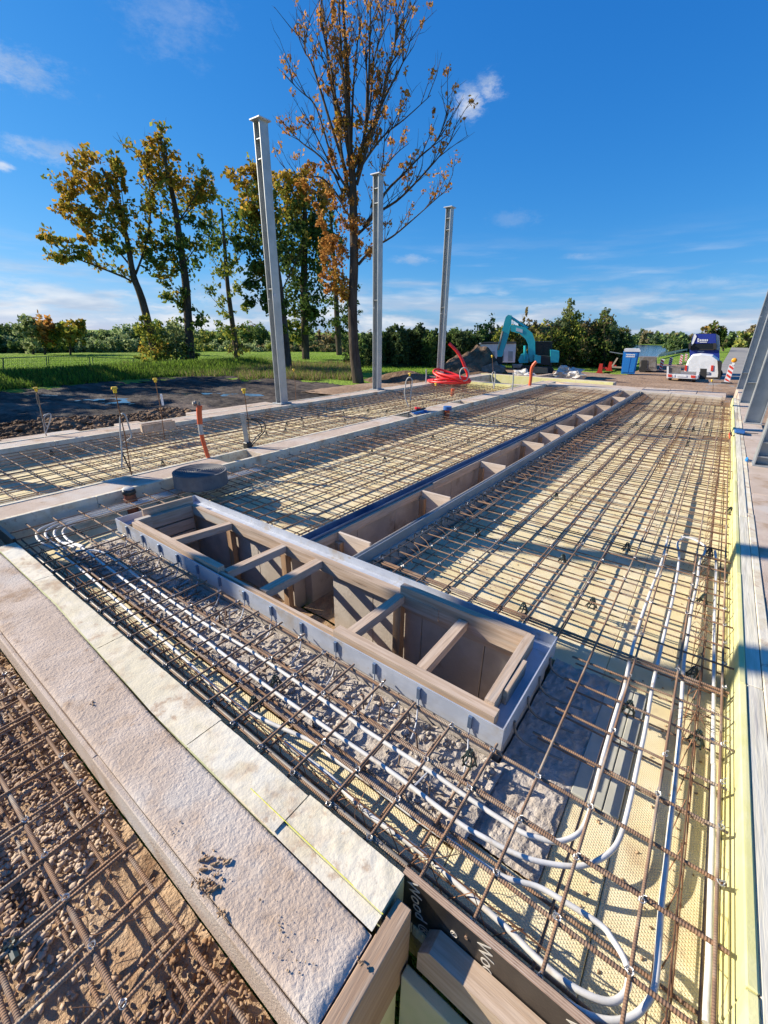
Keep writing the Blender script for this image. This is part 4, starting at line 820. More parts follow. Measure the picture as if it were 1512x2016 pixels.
def tree(name,lab,base,trunk,limbs,blobs,leaf=.15,G0=G,twig=1.0,depth=.5,group=None,leafprob=.5,lkey='r',sub=(5,2),cat='tree',tw_len=.16,cap_=.95):
    b=un(*base,G0); D=math.hypot(b.x,b.y); t=thing(name,lab,cat,tuple(b),0,group); sc=D/math.cos(0)/F*1.0  # metres per px, about
    vd=Vector((b.x,b.y,0)).normalized(); sd=Vector((vd.y,-vd.x,0))
    def P(x,y,o=0): return atD(x,y,D)+vd*o
    mm=MB(); T=[P(x,y) for x,y,_ in trunk]; T[0].z=G0-.2
    mm.tube(smoothpts(T,3),list(np.interp(np.linspace(0,len(trunk)-1,(len(trunk)-1)*3+1),range(len(trunk)),[w*sc for *_,w in trunk])),9)
    mm.build('trunk','bark',t,smooth=True,world=True)
    tips=[]; brm=MB()
    def twigs(pts,L,r,lev):
        n=max(2,int(L/ (tw_len*6)*sub[0]*.5)) if lev==0 else sub[1]
        for i in range(n):
            f=random.uniform(.15,1)*(len(pts)-1); j=min(int(f),len(pts)-2); p=pts[j].lerp(pts[j+1],f-j); d=(pts[j+1]-pts[j]).normalized()
            nd=(d*random.uniform(.5,1.0)+Vector((random.gauss(0,.55),random.gauss(0,.55),random.uniform(.0,.7)))).normalized(); l=L*random.uniform(.15,.4)*(1 if lev==0 else 1.4); l=min(l,cap_)
            q=[p,p+nd*l*.5+Vector((random.gauss(0,.06*l),random.gauss(0,.06*l),.03*l)),p+nd*l+Vector((random.gauss(0,.1*l),random.gauss(0,.1*l),.16*l))]
            brm.tube(q,[r*.5,r*.35,r*.15],4,cap=False); tips.append(q)
            if lev<1: twigs(q,l,r*.5,lev+1)
    for lb in limbs:
        off=random.uniform(-depth,depth); n=len(lb); Q=[P(x,y,off*sc*60*i/(n-1)) for i,(x,y) in enumerate(lb)]
        Q=smoothpts(Q,3); L=sum((Q[i+1]-Q[i]).length for i in range(len(Q)-1)); r=max(.035,.013*L)
        brm.tube(Q,list(np.linspace(r,.012,len(Q))),6,cap=False); twigs(Q,L,r*.6,0)
        tips.append(Q[-4:])
    if brm.v: brm.build('branches','bark',t,world=True)
    pts=[];cols=[]
    for (x,y,rx,ry,n,key) in blobs:
        c=P(x,y,random.uniform(-.3,.3)*rx*sc); n=int(n*twig); p=ballpts((0,0,0),(rx*sc,rx*sc*.9,ry*sc),n)
        w=np.array([[sd.x,sd.y,0],[vd.x,vd.y,0],[0,0,1]]); pts.append(p@w+np.array(c)[None]); cols.append(pick(key,n))
    tp=[]
    for q in tips:
        for p in q[1:]:
            if random.random()<leafprob:
                k=random.randint(5,14); tp.append(np.array(p)[None]+rng.normal(size=(k,3))*leaf*1.1)
    if tp: tp=np.concatenate(tp); pts.append(tp); cols.append(pick(lkey,len(tp)))
    if pts:
        A=np.concatenate(pts)-np.array(b)[None]; link('crown',leafmesh('crown',A,leaf,np.concatenate(cols)),t)
    return t
def z5(l): return [(480+x/2.881,y/2.881) for x,y in l]
big=[[(610,1100),(540,1000),(490,870),(440,700),(400,600),(330,540),(275,490)],[(540,1020),(430,870),(330,780),(260,700),(190,600)],[(560,1150),(500,1060),(430,990),(350,985),(250,950),(185,880)],[(600,900),(560,700),(520,560),(490,380),(450,200),(445,0)],[(590,1000),(500,720),(420,450),(370,300),(335,240),(330,150)],[(630,950),(680,780),(720,550),(740,300),(780,150),(810,20)],[(640,900),(740,700),(820,540),(900,400),(940,270)],[(660,860),(760,640),(830,350),(880,250),(915,100)],[(630,1000),(720,880),(800,800),(900,740),(1030,640)],[(800,800),(850,720),(900,620)],[(720,1250),(800,1100),(900,1000),(1000,900),(1080,830),(1150,670)],[(680,1290),(730,1230),(860,1160),(980,1050),(1100,920),(1190,790)],[(650,1500),(740,1400),(850,1330),(1000,1200),(1170,1045)],[(610,800),(620,500),(640,250),(670,30)],[(600,700),(560,400),(530,200),(500,0)],[(700,700),(710,400),(715,150),(720,0)],[(620,1350),(680,1300),(720,1250),(760,1100),(790,900),(800,650)],[(600,1300),(520,1180),(470,1120),(400,1060)],[(600,560),(590,300),(575,120),(570,0)],[(610,1250),(540,1130),(480,1050)],[(640,1000),(700,820),(770,560),(800,350)],[(600,1120),(560,900),(530,700),(500,500),(470,300),(460,100)],[(650,960),(690,700),(700,450),(695,200),(700,40)],[(640,1050),(700,850),(760,700),(800,500),(850,330),(860,200)],[(610,950),(585,650),(555,350),(545,100),(548,-20)],[(720,1180),(780,980),(860,850),(950,760)],[(560,1100),(490,950),(410,800),(350,700)]]
tree('tree','tall nearly bare tree with sparse orange leaves, tallest in the picture',(705,752),[(706,752,11.5),(697,690,9),(694,600,8.2),(697,520,7.6),(696,440,6.8),(694,350,5.8),(688,280,4.6),(684,170,3),(678,60,2),(674,-25,1.2)],[z5(l) for l in big],
 [(672,560,20,26,420,'ro'),(655,500,24,30,420,'r'),(640,545,16,16,160,'r'),(690,430,26,24,330,'r'),(665,475,20,16,200,'r'),(725,480,22,26,240,'r'),(690,385,18,16,160,'ro'),(650,565,14,10,130,'r'),(700,250,26,26,190,'ro'),(675,170,16,34,190,'ro'),(662,60,10,55,170,'r'),(735,160,14,30,90,'r'),(620,330,18,12,90,'r'),(640,400,20,22,160,'r'),(600,370,16,10,100,'r'),(690,330,14,26,150,'r'),(705,300,14,26,120,'ro'),(740,250,10,22,80,'r'),(668,240,12,24,110,'ro'),(655,330,12,22,110,'r'),(690,130,10,30,80,'r'),(648,150,8,24,60,'r'),(850,240,8,16,30,'r'),(800,330,14,16,60,'r'),(635,440,14,14,110,'r'),(610,400,12,10,70,'r')],leaf=.085,leafprob=.13,lkey='r',depth=.9,sub=(3,3),tw_len=.12,twig=1.7,cap_=1.5)
tree('tree','leftmost leaning tree with golden crown reaching far left',(312,720),[(312,720,7),(300,670,6.5),(280,590,5.5),(262,540,4.5),(250,470,3.4),(228,395,2.5),(200,330,1.5)],
 [[(280,585),(262,555),(200,527),(150,507),(115,487),(85,466)],[(150,507),(118,513),(98,508)],[(262,530),(220,480),(165,440),(125,370)],[(250,470),(200,410),(175,350),(165,315)],[(248,460),(243,400),(235,345)],[(267,540),(285,490),(297,420),(290,340)],[(228,400),(210,360),(205,330)]],
 [(178,335,26,26,260,'o'),(140,372,24,16,200,'o'),(150,422,34,14,260,'o'),(205,375,26,32,280,'o'),(238,370,12,40,200,'o'),(205,440,30,20,280,'oy'),(170,465,18,12,150,'o'),(98,468,20,7,150,'oy'),(118,506,24,7,150,'yg'),(150,492,26,8,120,'yg'),(225,480,26,18,200,'yg'),(290,400,10,38,150,'oy'),(282,470,12,24,130,'yg'),(250,430,20,30,200,'oy')],leaf=.17,leafprob=.35,lkey='oy',twig=1.25)
tree('tree','tall narrow tree with golden top and green base, second from the left',(376,720),[(376,720,7.5),(371,640,6.5),(366,560,6),(355,480,5),(345,410,4),(330,340,3),(315,270,1.5)],
 [[(345,410),(300,360),(270,310),(252,302)],[(340,380),(315,320),(300,280)],[(350,440),(390,380),(410,350)],[(350,440),(385,400),(415,375)],[(362,540),(330,500),(305,480)],[(362,520),(390,480),(420,440)],[(330,340),(325,290),(312,250)],[(368,600),(340,570),(320,540)]],
 [(318,275,16,22,90,'o'),(300,300,16,14,60,'o'),(328,335,34,30,300,'o'),(372,355,34,26,260,'o'),(345,385,40,34,380,'oy'),(398,385,20,28,150,'oy'),(335,430,26,22,220,'yg'),(322,525,26,28,340,'g'),(368,505,30,40,420,'g'),(400,450,22,22,200,'g'),(348,585,26,24,280,'gy'),(378,625,26,22,220,'g'),(345,470,24,26,200,'g'),(290,345,12,24,70,'o')],leaf=.16,leafprob=.25,lkey='oy',twig=1.2)
tree('tree','slender young yellow-green tree between two bigger trees left of the tallest column',(468,708),[(468,708,5),(458,640,4.2),(448,560,3.4),(442,480,2.6),(436,410,1.4)],
 [[(448,560),(425,520),(410,490)],[(448,540),(475,500),(490,470)],[(455,620),(430,600),(412,580)],[(445,470),(415,440),(400,420)],[(445,480),(470,440),(485,420)]],
 [(430,415,30,20,170,'yg'),(450,455,38,24,300,'g'),(415,470,20,16,140,'g'),(440,525,26,26,230,'y'),(455,575,28,22,210,'y'),(438,625,20,16,120,'y'),(465,660,24,18,200,'y'),(470,610,16,16,90,'y'),(472,690,22,14,170,'yb')],leaf=.17,leafprob=.3,lkey='yg')
tree('tree','dark-trunked leafy tree partly hidden behind the tallest column',(568,728),[(568,728,7.5),(561,660,6.5),(552,580,6),(540,500,5),(520,430,4),(500,370,2)],
 [[(540,500),(505,470),(480,450)],[(530,460),(500,410),(470,370)],[(520,430),(510,380),(505,340)],[(555,600),(530,560),(505,530)],[(552,580),(580,520),(600,480)]],
 [(485,350,30,18,260,'o'),(500,385,32,24,300,'oy'),(480,430,26,18,200,'yg'),(520,420,26,28,240,'oy'),(520,480,34,34,420,'gd'),(515,545,28,30,340,'g'),(535,600,26,24,260,'g'),(500,580,20,20,140,'g'),(548,650,16,14,90,'yg'),(470,480,18,14,90,'yg')],leaf=.15,leafprob=.2,lkey='oy',twig=2.0)
tree('tree','broad dense dark green tree with golden top right of the tallest column',(602,706),[(602,706,7),(600,640,6.5),(598,560,6),(600,480,5),(600,400,3)],
 [[(598,560),(570,520),(555,480)],[(598,540),(630,500),(645,470)],[(600,480),(570,430),(560,380)],[(600,460),(630,410),(640,380)]],
 [(575,355,36,18,320,'o'),(610,375,36,24,360,'or'),(560,400,26,30,280,'oy'),(600,425,44,32,520,'oyd'),(575,470,36,36,480,'gd'),(625,470,28,34,380,'gd'),(590,530,44,36,560,'gd'),(600,590,38,32,420,'gd'),(578,635,22,20,200,'gy'),(620,625,22,24,220,'g'),(590,665,20,14,130,'gy')],leaf=.21,leafprob=.2,lkey='g',twig=2.0)
tree('tree','dark green tree standing right behind the tall bare tree',(668,698),[(668,698,5.5),(664,640,5),(660,560,4),(655,480,3),(650,420,2)],[[(660,560),(640,520),(628,490)],[(664,620),(690,590),(700,570)]],
 [(650,400,18,26,180,'gd'),(640,450,20,26,200,'gd'),(660,500,24,30,220,'gd'),(650,560,24,26,220,'gd'),(668,610,34,24,340,'gd'),(655,650,30,18,260,'gd'),(692,640,18,26,220,'gd'),(630,470,10,20,80,'gd')],leaf=.22,leafprob=.3,lkey='gd')
def bush(lab,base,blobs,leaf=.14,name='shrub',G0=G,stems=4,cat='shrub',group=None):
    x,y=base; tk=[(x,y,1.6),(x,(y+min(b[1] for b in blobs))/2,1.0),(x,min(b[1] for b in blobs),.4)]
    lm=[[(x,y-3),((x+b[0])/2,(y+b[1])/2-2),(b[0],b[1])] for b in blobs[:stems]]
    return tree(name,lab,base,tk,lm,blobs,leaf=leaf,G0=G0,leafprob=.2,lkey=blobs[0][5],cat=cat,sub=(3,1),group=group)
bush('yellow-green shrub at the foot of the leaning tree',(306,722),[(296,660,22,22,420,'y'),(310,690,24,22,420,'yo'),(285,640,12,14,150,'y'),(300,705,26,10,250,'y')],.13)
bush('rounded grey-green shrub between the leaning tree and the second tree',(348,720),[(345,670,26,26,600,'e'),(350,695,30,20,600,'eg'),(335,650,16,16,220,'e'),(365,690,18,20,300,'g')],.13)
bush('tall pale green sapling bush rising behind the excavator cab',(1121,722),[(1120,622,13,24,500,'ey'),(1112,640,16,20,400,'e'),(1133,640,16,22,400,'ey'),(1118,662,28,26,900,'gy'),(1135,690,26,24,800,'gb'),(1100,690,24,22,600,'yg'),(1122,606,7,12,120,'e'),(1095,655,14,20,300,'b')],.12)
bush('dark leafy bush right of the tall sapling bush',(1190,724),[(1190,636,14,22,450,'gb'),(1178,655,20,22,500,'gb'),(1200,658,16,20,400,'e'),(1185,682,28,24,900,'gd'),(1165,700,24,18,600,'gd'),(1191,619,7,12,120,'e'),(1160,650,12,18,250,'b')],.12)
bush('isolated dark round-topped bush left of the blue cabin',(1230,724),[(1228,662,13,16,500,'gb'),(1225,688,20,22,800,'gd'),(1212,708,16,12,400,'gd'),(1215,668,12,14,300,'g')],.12)
bush('grey-green bush in the gap left of the tall sapling bush',(1010,722),[(1060,668,24,20,500,'yb'),(1030,660,20,20,420,'gb'),(990,665,22,18,420,'gy'),(1034,628,5,14,60,'b'),(1045,645,14,14,150,'b')],.14)
bush('leafy yellow-green bush behind the dark earth heap',(958,716),[(955,655,20,18,500,'y'),(950,685,26,20,600,'gy'),(968,640,6,12,60,'b')],.14)
# bands of wood, each band is dozens of crowns that merge
def band(name,lab,pts,D0,key,leaf,step,kind='stuff',dens=1.0,hmul=1,dd=6):
    P=[];Cc=[]; xs=[p[0] for p in pts]
    x=xs[0]
    while x<xs[-1]:
        yt=np.interp(x,xs,[p[1] for p in pts])+random.uniform(-5,6); yb=np.interp(x,xs,[p[2] for p in pts]); k=pts[max(i for i,v in enumerate(xs) if v<=x)][3] or key
        D=D0+random.uniform(-dd,dd); sc=D/F; rx=step*random.uniform(.8,1.5); k=random.choice(k.split('|'))
        y=yt+rx*.6+random.choice((0,0,-4,5))
        while y<yb+4:
            c=atD(x+random.uniform(-3,3),y,D); rr=rx*sc; n=int(70*dens*(rx/10)**1.3)
            P.append(ballpts(tuple(c),(rr,rr,rr*.95),n,.4)); Cc.append(pick(k,n)*1.3+np.array([.012,.016,.016])*min(4,D0/60)); y+=rx*random.uniform(.7,1.0)  # pale offset growing with distance paints haze into the leaf colours
        x+=step*random.uniform(.45,.8)
    P=np.concatenate(P); Cc=np.concatenate(Cc); o=link(name,leafmesh(name,P,leaf,Cc)); return tag(o,lab,'wood',kind=kind)
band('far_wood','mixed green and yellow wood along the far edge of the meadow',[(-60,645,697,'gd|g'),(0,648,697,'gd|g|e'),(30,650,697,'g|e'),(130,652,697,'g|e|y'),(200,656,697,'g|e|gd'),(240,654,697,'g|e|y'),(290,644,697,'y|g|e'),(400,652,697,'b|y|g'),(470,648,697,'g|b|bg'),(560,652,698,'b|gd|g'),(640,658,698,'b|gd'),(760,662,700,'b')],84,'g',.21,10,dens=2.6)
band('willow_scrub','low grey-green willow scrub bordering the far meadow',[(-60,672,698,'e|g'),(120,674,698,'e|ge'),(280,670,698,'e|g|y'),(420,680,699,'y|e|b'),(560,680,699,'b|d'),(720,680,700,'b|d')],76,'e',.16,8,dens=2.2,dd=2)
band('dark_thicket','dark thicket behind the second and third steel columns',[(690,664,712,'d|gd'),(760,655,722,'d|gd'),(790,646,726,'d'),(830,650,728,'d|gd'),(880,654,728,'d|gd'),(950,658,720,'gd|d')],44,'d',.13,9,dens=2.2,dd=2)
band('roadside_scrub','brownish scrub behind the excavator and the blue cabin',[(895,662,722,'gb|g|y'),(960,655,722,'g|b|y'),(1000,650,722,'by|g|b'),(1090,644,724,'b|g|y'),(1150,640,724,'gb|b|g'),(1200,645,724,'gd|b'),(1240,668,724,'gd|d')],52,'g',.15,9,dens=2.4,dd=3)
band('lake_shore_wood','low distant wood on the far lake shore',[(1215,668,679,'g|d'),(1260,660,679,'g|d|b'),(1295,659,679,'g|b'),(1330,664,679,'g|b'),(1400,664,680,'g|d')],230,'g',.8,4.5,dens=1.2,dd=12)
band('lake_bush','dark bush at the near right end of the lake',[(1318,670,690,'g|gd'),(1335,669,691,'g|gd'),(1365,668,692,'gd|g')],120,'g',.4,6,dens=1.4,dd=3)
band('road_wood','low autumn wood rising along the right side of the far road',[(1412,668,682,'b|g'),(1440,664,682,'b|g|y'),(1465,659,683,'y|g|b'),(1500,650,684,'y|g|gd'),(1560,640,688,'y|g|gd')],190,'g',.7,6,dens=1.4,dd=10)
for (lab,base,bl,lf) in [('pale grey-green round tree at the left end of the far wood',(65,697),[(62,642,16,16,300,'e'),(64,665,20,20,350,'e'),(58,632,9,8,90,'e')],.26),('orange-topped autumn tree in the far wood at the left',(88,697),[(88,640,12,14,260,'r'),(90,656,16,18,320,'ro'),(98,668,14,14,200,'oy')],.26),('golden-green spreading tree right of the orange tree in the far wood',(138,697),[(138,645,18,14,300,'yo'),(135,662,22,18,350,'yg'),(160,655,10,18,160,'oy')],.26),('yellow-green tree in the far wood behind the leaning tree',(330,697),[(328,650,22,14,320,'y'),(325,670,24,18,320,'gy')],.26)]:
    bush(lab,base,bl,lf,name='tree',cat='tree')
tree('tree','tall autumn roadside tree rising right behind the blue truck',(1408,692),[(1408,692,2),(1408,665,1.5),(1408,650,.8)],[],[(1398,655,12,9,260,'ob'),(1410,650,12,11,320,'bg'),(1418,662,10,14,260,'g'),(1400,668,14,10,220,'gb')],leaf=.35)
bush('brown and green bush at the left verge of the road by the truck',(1424,690),[(1421,676,8,7,200,'bg'),(1430,680,6,5,120,'g')],.3)
# tall grass on bank and verge
def grassblades(name,lab,n,fx,key,h,w=.012):
    P=fx(n); k=len(P); a=rng.uniform(0,2*PI,k); hh=h*rng.uniform(.4,1.2,k); lean=rng.normal(size=(k,2))*hh[:,None]*.35
    d=np.stack([np.cos(a),np.sin(a),np.zeros(k)],1)*w*rng.uniform(.6,1.6,(k,1)); tip=P+np.stack([lean[:,0],lean[:,1],hh],1)
    v=np.stack([P-d,P+d,tip],1).reshape(-1,3); f=np.arange(3*k).reshape(-1,3); o=link(name,npmesh(name,v,3,f,'leaf',np.repeat(pick(key,k),3,axis=0))); return tag(o,lab,'grass',kind='stuff')
GG=np.array([(.17,.28,.03),(.22,.34,.045),(.13,.22,.03)]); PAL['G']=GG; PAL['S']=np.array([(.26,.19,.10),(.32,.24,.14),(.20,.15,.07)])
def bankf(n):
    x=rng.uniform(-34,-28.2,n); y=rng.uniform(-8,26,n); x-=.12*(y-8); z=-1.40+.55*np.exp(-((x+31.5+.12*(y-8))/2.2)**2); return np.stack([x,y,z],1)
grassblades('bank_grass','tall dark green grass on the bank between mud and meadow',34000,bankf,'Gg',.34,.03)
def verge(x0,x1,y0,y1):
    def f(n):
        p=[]
        while len(p)<n:
            px=random.uniform(x0,x1); py=random.uniform(y0,y1)+3*N(px*.03,1,1); q=un(px,py,G-.02); p.append(q)
        return np.array(p)
    return f
grassblades('meadow_tufts','short bright grass tufts scattered over the meadow',26000,verge(-20,900,699,735),'GG',.08,.03)
grassblades('dry_grass','dry straw-coloured tall grass between the trunks and the mud',13000,verge(470,700,716,748),'SSG',.45,.02)
grassblades('verge_grass','mixed green and yellow tall grass below the left trees',12000,verge(240,560,716,742),'GSg',.4,.02)
# trees farther left, outside the picture, whose shadows streak the mud
for i,(x,y,h) in enumerate([(-46.5,2.5,14),(-46.5,5.8,15),(-42,-1,14),(-40,-5,15),(-36.5,-3.5,13),(-36,-9,14),(-53,2,15)]):
    t=thing('tree','leafy tree standing '+['just outside the left edge of the picture','outside the left edge, beside the meadow fence line','on the bank outside the left edge','outside the left edge, third along the bank','closest to the mud outside the left edge','last along the bank outside the left edge','farthest into the meadow outside the left edge'][i],'tree',(x,y,G)); m=MB(); m.tube([(0,0,-.2),(.2,0,h*.5),(0,.2,h*.9)],[.28,.2,.05],8); m.build('trunk','bark',t)
    P=np.concatenate([ballpts((random.gauss(0,1.4),random.gauss(0,1.4),h*random.uniform(.45,.95)),(1.5,1.5,1.4),260) for _ in range(12)]); link('crown',leafmesh('crown',P,.2,pick('oyg',len(P))),t)
# mesh site fence in the meadow
t=thing('site_fence','low dark mesh site fence standing in the meadow at the left','fence',(-40,12,G))
fx=[(-70,752,706),(8,750,705),(93,727,702),(97,727,702),(178,725,703),(184,725,703),(263,722,706),(330,720,709)]
for i,(x,yb,yt) in enumerate(fx):
    b=un(x,yb-2,G); D=math.hypot(b.x,b.y); e=atD(x-(4 if i<6 else 0)*.5,yt,D); mm=MB(); mm.tube([b,e],.035,6); mm.build('post','green',t,world=True)
    if i<len(fx)-1 and i not in (2,4):
        b2=un(fx[i+1][0],fx[i+1][1]-2,G); D2=math.hypot(b2.x,b2.y); e2=atD(fx[i+1][0],fx[i+1][2],D2); mm=MB(); mm.tube([e,e2],.03,5); mm.build('rail','green',t,world=True)
        mm=MB()
        for k in range(1,26): f=k/26; mm.tube([b.lerp(b2,f),e.lerp(e2,f)],.006,3)
        for k in range(1,6): f=k/6; mm.tube([b.lerp(e,f),b2.lerp(e2,f)],.006,3)
        mm.build('wire_mesh','green',t,world=True)
# ================================================================ VEHICLES AND FAR THINGS
class Plane:   # upright working plane through a ground point, facing back along the line of sight
    def __init__(s,base,z=G): b=un(*base,z); s.b=b; s.D=math.hypot(b.x,b.y); s.vd=Vector((b.x,b.y,0)).normalized(); s.sd=Vector((s.vd.y,-s.vd.x,0)); s.rz=math.atan2(s.sd.y,s.sd.x)
    def uz(s,x,y,dy=0):
        d=Vector(raydir(x,y)); t=(s.D+dy)/(d.x*s.vd.x+d.y*s.vd.y); q=d*t; return (q.x-s.b.x)*s.sd.x+(q.y-s.b.y)*s.sd.y, q.z+CZ-s.b.z
    def thing(s,name,lab,cat,group=None): return thing(name,lab,cat,tuple(s.b),s.rz,group)
    def poly(s,pts,y0,y1,name,m,t,sub=None):
        mm=MB(); mm.prism([s.uz(*p,y0) for p in pts],y0,y1); return mm.build(name,m,sub or t)
    def bar(s,pts,r,y,name,m,t,n=7):
        mm=MB(); mm.tube([(s.uz(*p,y)[0],y,s.uz(*p,y)[1]) for p in pts],r,n); return mm.build(name,m,t)
def zz(ox,oy,sc): return lambda l:[(ox+x/sc,oy+y/sc) for x,y in l]
q1=zz(850,580,4.582)
E_=Plane((1050,742)); t=E_.thing('excavator','teal tracked excavator with raised boom and grey grading bucket','excavator')
E_.poly(q1([(885,610),(915,600),(935,540),(932,420),(905,345),(845,297),(770,277),(712,272),(712,330),(790,352),(845,400),(868,450),(872,540)]),-.25,.25,'boom','teal',t)
E_.poly(q1([(690,182),(720,188),(716,260),(700,340),(660,470),(632,560),(592,560),(588,490),(612,400),(650,260),(668,200)]),-.22,.22,'arm','teal',t)
E_.bar(q1([(715,205),(790,255),(865,305)]),.09,0,'arm_cylinder','teal',t); E_.bar(q1([(840,460),(838,590)]),.09,-.35,'boom_cylinder','teal',t); E_.bar(q1([(640,330),(600,500)]),.07,-.26,'bucket_cylinder','steelg',t)
E_.poly(q1([(592,555),(640,555),(636,625),(590,640),(575,600)]),-.15,.15,'bucket_link','dark',t)
E_.poly(q1([(450,655),(545,620),(580,600),(600,640),(655,655),(650,700),(600,705),(450,692)]),-.7,.7,'bucket','steelg',t)
E_.poly(q1([(470,694),(610,707),(640,702),(630,722),(560,724)]),-.6,.6,'bucket_lip','steelg',t)
E_.poly(q1([(780,590),(800,545),(850,520),(875,560),(870,615),(790,618)]),-.3,.9,'boom_foot_guard','teal',t)
E_.poly(q1([(920,545),(1085,560),(1085,640),(925,625)]),-1.0,1.0,'deck','dark',t)
E_.poly(q1([(930,430),(1088,430),(1085,640),(925,622),(932,500)]),.0,1.1,'cab','dark',t)
E_.poly(q1([(945,447),(1000,447),(998,560),(938,560)]),-.03,-.001,'window','glass',t); E_.poly(q1([(1010,447),(1072,447),(1070,540),(1008,555)]),-.03,-.001,'window','glass',t)
E_.poly(q1([(925,545),(985,552),(982,618),(925,615)]),-1.05,-.1,'side_cover','teal',t)
E_.poly(q1([(1070,500),(1150,512),(1150,560),(1143,612),(1072,612)]),-1.1,1.1,'counterweight','teal',t)
E_.poly(q1([(925,422),(1090,424),(1090,432),(925,430)]),-.05,1.15,'cab_roof','dark',t)
for yy in (-1.2,.7):
    E_.poly(q1([(760,640),(1080,650),(1105,680),(1080,722),(770,712),(735,675)]),yy,yy+.5,'track','dark',t)
    for kx in (790,850,910,970,1030): E_.poly(q1([(kx-18,668),(kx+18,670),(kx+18,708),(kx-18,706)]),yy-.04,yy-.001,'roller','steelg',t)
E_.poly(q1([(920,655),(1045,660),(1040,712),(915,705)]),-1.5,-1.25,'track_guard','sand',t); E_.poly(q1([(725,632),(820,628),(800,660),(735,660)]),-1.4,-.9,'blade','steelg',t)
E_.poly(q1([(762,298),(820,315),(818,345),(760,328)]),-.27,-.251,'decal','white',t)
# white container behind
B_=Plane((965,728)); t=B_.thing('site_container','white site container behind the dark earth heap','container')
B_.poly(q1([(425,440),(762,436),(750,612),(540,612),(500,560)]),0,2.4,'body','white',t); B_.poly(q1([(470,432),(765,430),(765,440),(425,446)]),-.1,2.5,'roof','dark',t)
for kx in (530,610,690): B_.poly(q1([(kx,510),(kx+42,512),(kx+40,600),(kx-2,600)]),-.03,-.001,'window','galvc',t)
# red hoses
c=un(893,760,0.0); c=Vector((-7.55,14.6,.0)); c=un(885,753,.02)
t=thing('red_conduit_coil','big coil of bright red conduit lying by the third steel column','conduit coil',(c.x,c.y,.0))
for k in range(6):
    mm=MB(); r=.60-.03*k+random.uniform(-.03,.03); ox,oy=random.uniform(-.14,.14),random.uniform(-.1,.1); mm.tube([(ox+(r*1.15)*math.cos(a)+.05*math.sin(3*a+k),oy+(r*.8)*math.sin(a)+.05*math.cos(2*a+k),.05+.07*k*(.5+.5*math.sin(a+k))) for a in np.linspace(0,2*PI,33)[:-1]],.037,7,closed=True); mm.build('coil_turn','red',t,smooth=True)
D=math.hypot(c.x,c.y); mm=MB(); mm.tube(smoothpts([atD(x,y,D)+Vector((0,0,0)) for x,y in [(884,676),(898,690),(908,705),(915,722),(921,738),(918,748)]],4),.05,8); mm.build('free_end','red',t,smooth=True,world=True)
mm=MB(); mm.tube([atD(914+9*math.cos(a),737+13*math.sin(a),D-.5) for a in np.linspace(0,2*PI,20)[:-1]],.02,6,closed=True); tag(mm.build('cable_coil','grey',None,smooth=True),'upright coil of pale cable leaning on the red conduit','cable')
b=un(1043,760,0); D=math.hypot(b.x,b.y); P=[atD(x,y,D) for x,y in [(1043,759),(1045,745),(1046,730),(1049,720),(1056,712)]]; mm=MB(); mm.tube(smoothpts(P,4),.05,8); o=mm.build('red_conduit','orange',None,smooth=True); tag(o,'red conduit standing upright before the excavator tracks','conduit')
# white sacks & clutter
for i,(x,y,r,lab) in enumerate([(1118,737,.62,'larger crumpled white sack beyond the middle wall'),(1133,742,.45,'smaller white sack leaning against the larger one'),(1030,742,.5,'pale crumpled sheeting in front of the excavator tracks')]):
    q=un(x,y+4,-.6); mm=MB(); mm.blob((0,0,0),(r,r*.8,r*.5),i*7+2,.45,18,12,2.6); o=mm.build('white_sack','bag'); o.location=(q.x,q.y,-.45); tag(o,lab,'sack')
# timber pallets / planks
for (a,b2,lab) in [((1080,752),(1140,762),'dark timber beam lying across the far end of the middle wall'),((1040,745),(1085,738),'pale plank leaning near the upright red conduit')]:
    p=un(*a,-.1); q=un(*b2,-.1); t=thing('timber_plank',lab,'timber',tuple(p)); mm=MB(); mm.slab(p,q,.18,.10); mm.build('plank','tx',t,world=True)
q2=zz(1150,580,4.177)
# portable toilet
T_=Plane((1237,738)); t=T_.thing('portable_toilet','blue portable toilet cabin with a white roof','portable toilet')
T_.poly(q2([(322,468),(458,470),(415,653),(303,650)]),0,1.1,'body','pblue',t); T_.poly(q2([(330,450),(345,444),(455,446),(464,458),(462,471),(328,469)]),-.06,1.16,'roof','white',t)
T_.poly(q2([(338,480),(390,481),(360,640),(312,640)]),-.03,-.001,'door','pblue',t); T_.poly(q2([(398,481),(440,482),(405,640),(366,640)]),-.03,-.001,'door_panel','pblue',t)
T_.poly(q2([(345,488),(420,490),(416,516),(342,514)]),-.045,-.031,'sign','white',t)
lx,lz=T_.uz(1150+381/4.177,580+502/4.177)
for k in (-.32,-.2,-.08,.04,.16,.28):
    mm=MB(); mm.box(lx+k,lx+k+.08,-.05,-.046,lz-.03,lz+.04); mm.build('sign_print','pblue',t)
R_=Plane((1277,734)); t=R_.thing('skip_trailer','grey and brown open skip trailer behind the blue cabin','trailer')
R_.poly(q2([(455,512),(600,515),(598,625),(452,628)]),.4,2.4,'body','steelg',t); R_.poly(q2([(470,540),(520,540),(518,600),(468,600)]),.36,.399,'panel','dark',t); R_.poly(q2([(535,530),(590,532),(588,600),(533,598)]),.36,.399,'panel','steelg',t)
mm=MB(); mm.tube([(-.5,.4,.25),(-.5,.3,.25)],.3,12); mm.build('wheel','dark',t)
